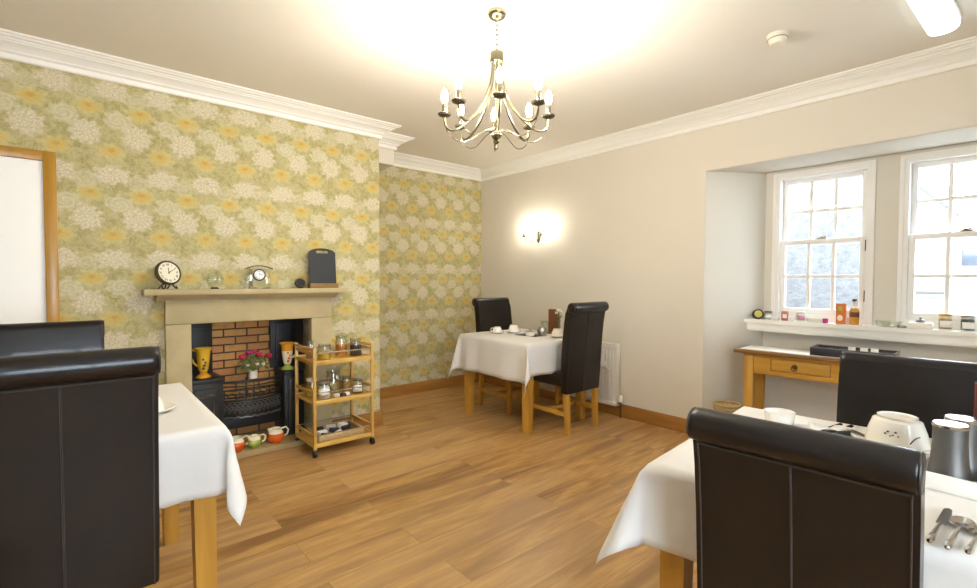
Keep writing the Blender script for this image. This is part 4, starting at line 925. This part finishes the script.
# ------------------------------------------------------------------ chandelier, sconce, ceiling fittings
CX, CY = -1.797, 1.608
t = thing('chandelier', 'eight arm antique brass chandelier with lit candle bulbs', 'chandelier', (CX, CY, 0))
MB().lathe([(0, ZC), (.046, ZC), (.048, ZC-.008), (.044, ZC-.022), (.030, ZC-.034), (.010, ZC-.040), (0, ZC-.042)], 28).build('canopy', M['nickel'], t)
k = MB(); z = ZC-.042; i = 0
while z > 2.405:
    pl = 'x' if i % 2 else 'y'
    k.tube([((.008*math.cos(a) if pl == 'x' else 0), (.008*math.cos(a) if pl == 'y' else 0), z-.010+.015*math.sin(a)) for a in [j*2*PI/12 for j in range(12)]], .0022, 6, closed=True); z -= .0235; i += 1
k.build('chain', M['nickel'], t)
MB().lathe([(0, 2.408), (.008, 2.405), (.012, 2.397), (.033, 2.392), (.035, 2.384), (.033, 2.376), (.035, 2.352), (.033, 2.344), (.0, 2.342)], 28).build('collar', M['nickel'], t)
k = MB(); k.tube([(0, 0, 2.35), (0, 0, 2.0)], .007, 8); k.lathe([(.006, 2.03), (.012, 2.02), (.010, 2.01), (.024, 1.998), (.028, 1.985), (.020, 1.972), (.010, 1.968), (.016, 1.958), (.012, 1.948), (0, 1.944)], 20)
k.tube([(.012*math.cos(a), 0, 1.932+.014*math.sin(a)) for a in [j*2*PI/16 for j in range(16)]], .003, 6, closed=True); k.build('finial', M['nickel'], t)
def catmull(ps, n=6):
    ps = [Vector(p) for p in ps]; out = []
    for i in range(len(ps)-1):
        p0, p1, p2, p3 = ps[max(i-1, 0)], ps[i], ps[i+1], ps[min(i+2, len(ps)-1)]
        for q in range(n):
            u = q/n; out.append(.5*((2*p1)+(p2-p0)*u+(2*p0-5*p1+4*p2-p3)*u*u+(3*p1-p0-3*p2+p3)*u**3))
    out.append(ps[-1]); return out
for i in range(8):
    a = R(6)+i*PI/4; c, s_ = math.cos(a), math.sin(a)
    def rz_(pts): return [(r*c, r*s_, z) for r, z in pts]
    k = MB(); k.tube(catmull(rz_([(.022, 2.36), (.026, 2.28), (.045, 2.20), (.085, 2.12), (.135, 2.06), (.185, 2.020), (.225, 2.010), (.252, 2.030), (.258, 2.075)])), .0056, 8); arm = k.build('arm', M['nickel'], t)
    k = MB(); k.tube(catmull(rz_([(.252, 2.035), (.246, 2.005), (.225, 1.978), (.19, 1.958), (.15, 1.955), (.11, 1.975), (.07, 2.000), (.022, 2.012)])), .0022, 6); k.build('wire_scroll', M['nickel'], arm)
    k = MB(); k.lathe([(0, 2.072), (.012, 2.072), (.030, 2.080), (.034, 2.088), (.031, 2.090), (.012, 2.086), (0, 2.086)], 20, (.258*c, .258*s_, 0)); k.build('drip_pan', M['pan'], t)
    k = MB(); k.lathe([(0, 2.085), (.0115, 2.085), (.0115, 2.138), (.009, 2.142), (0, 2.142)], 14, (.258*c, .258*s_, 0)); k.build('candle_tube', M['nickel'], t)
    k = MB(); k.lathe([(.008, 2.142), (.015, 2.158), (.0175, 2.172), (.014, 2.190), (.006, 2.206), (0, 2.214)], 10, (.258*c, .258*s_, 0)); k.build('bulb', M['bulb'], t)
t = thing('wall_sconce', 'two arm brass wall light glowing on the cream wall', 'wall light', (-3.60, YB, 0))
k = MB(); k.T = Matrix.Translation((0, 0, 1.735)) @ Matrix.Rotation(R(90), 4, 'X'); k.lathe([(0, 0), (.026, 0), (.026, .006), (.018, .014), (0, .018)], 20, sy=2.6); k.build('backplate', M['nickel'], t)
for sg in (-1, 1):
    x = sg*.125
    k = MB(); k.tube(catmull([(0, -.015, 1.74), (sg*.02, -.05, 1.70), (sg*.06, -.085, 1.678), (sg*.105, -.098, 1.69), (x, -.10, 1.735)]), .004, 8); k.tube(catmull([(0, -.015, 1.80), (sg*.03, -.05, 1.75), (sg*.06, -.08, 1.70)]), .003, 6); k.build('arm', M['nickel'], t)
    MB().lathe([(0, 1.733), (.012, 1.733), (.026, 1.742), (.028, 1.748), (.010, 1.748), (0, 1.748)], 16, (x, -.10, 0)).build('drip_pan', M['nickel'], t)
    MB().lathe([(0, 1.746), (.010, 1.746), (.010, 1.79), (0, 1.792)], 12, (x, -.10, 0)).build('candle_tube', M['nickel'], t)
    MB().lathe([(.008, 1.79), (.015, 1.806), (.0175, 1.82), (.014, 1.838), (.006, 1.854), (0, 1.862)], 10, (x, -.10, 0)).build('bulb', M['bulb2'], t)
t = thing('smoke_detector', 'round cream smoke detector on ceiling right of chandelier', 'smoke detector', (-.965, 2.89, ZC))
MB().lathe([(0, 0), (.052, 0), (.052, -.018), (.047, -.024)], 28).build('base', M['plas'], t)
k = MB(); k.lathe([(.047, -.024), (.042, -.040), (.034, -.050), (.0, -.052)], 28); k.build('cover', M['plas'], t)
k = MB(); k.tube([(.0475*math.cos(a), .0475*math.sin(a), -.024) for a in [j*2*PI/28 for j in range(28)]], .0018, 5, closed=True); k.build('vent_slot', M['brassd'], t)
t = thing('emergency_light', 'white ribbed bulkhead light cut by top picture edge', 'ceiling light', (-.372, 3.00, ZC), R(-2))
MB().box(-.068, .068, -.33, .36, -.02, 0, .004).build('base', M['wwhite'], t)
k = MB(); n = 10; sec = [(-.062, -.02)]+[(-.062*math.cos(PI*i/n), -.03-.045*math.sin(PI*i/n)**.6) for i in range(n+1)]+[(.062, -.02)]
k.prism(sec, -.32, .35, 'y'); k.build('diffuser', M['diff'], t)

# ------------------------------------------------------------------ world, camera
wd = bpy.data.worlds.new('World'); SC.world = wd; wd.use_nodes = True; nt = wd.node_tree
bgd = nt.nodes['Background']; bgd.inputs[0].default_value = (.76, .87, 1, 1); bgd.inputs[1].default_value = 6.5
cam = bpy.data.cameras.new('Camera'); co = bpy.data.objects.new('Camera', cam); COL.objects.link(co)
cam.sensor_width = 36; cam.lens = 480/977*36; cam.clip_start = .02
co.matrix_world = Matrix.Translation((0, 0, 1.27)) @ Matrix.Rotation(R(49.08), 4, 'Z') @ Matrix.Rotation(R(90-1.73), 4, 'X') @ Matrix.Rotation(R(.172), 4, 'Z')
SC.camera = co
SC.view_settings.view_transform = 'Standard'; SC.view_settings.look = 'None'; SC.view_settings.exposure = 1.93; SC.view_settings.gamma = 1; SC.view_settings.use_curve_mapping = False
SC.cycles.max_bounces = 10; SC.cycles.diffuse_bounces = 6; SC.cycles.transparent_max_bounces = 24; SC.cycles.sample_clamp_indirect = 8; SC.cycles.use_light_tree = True
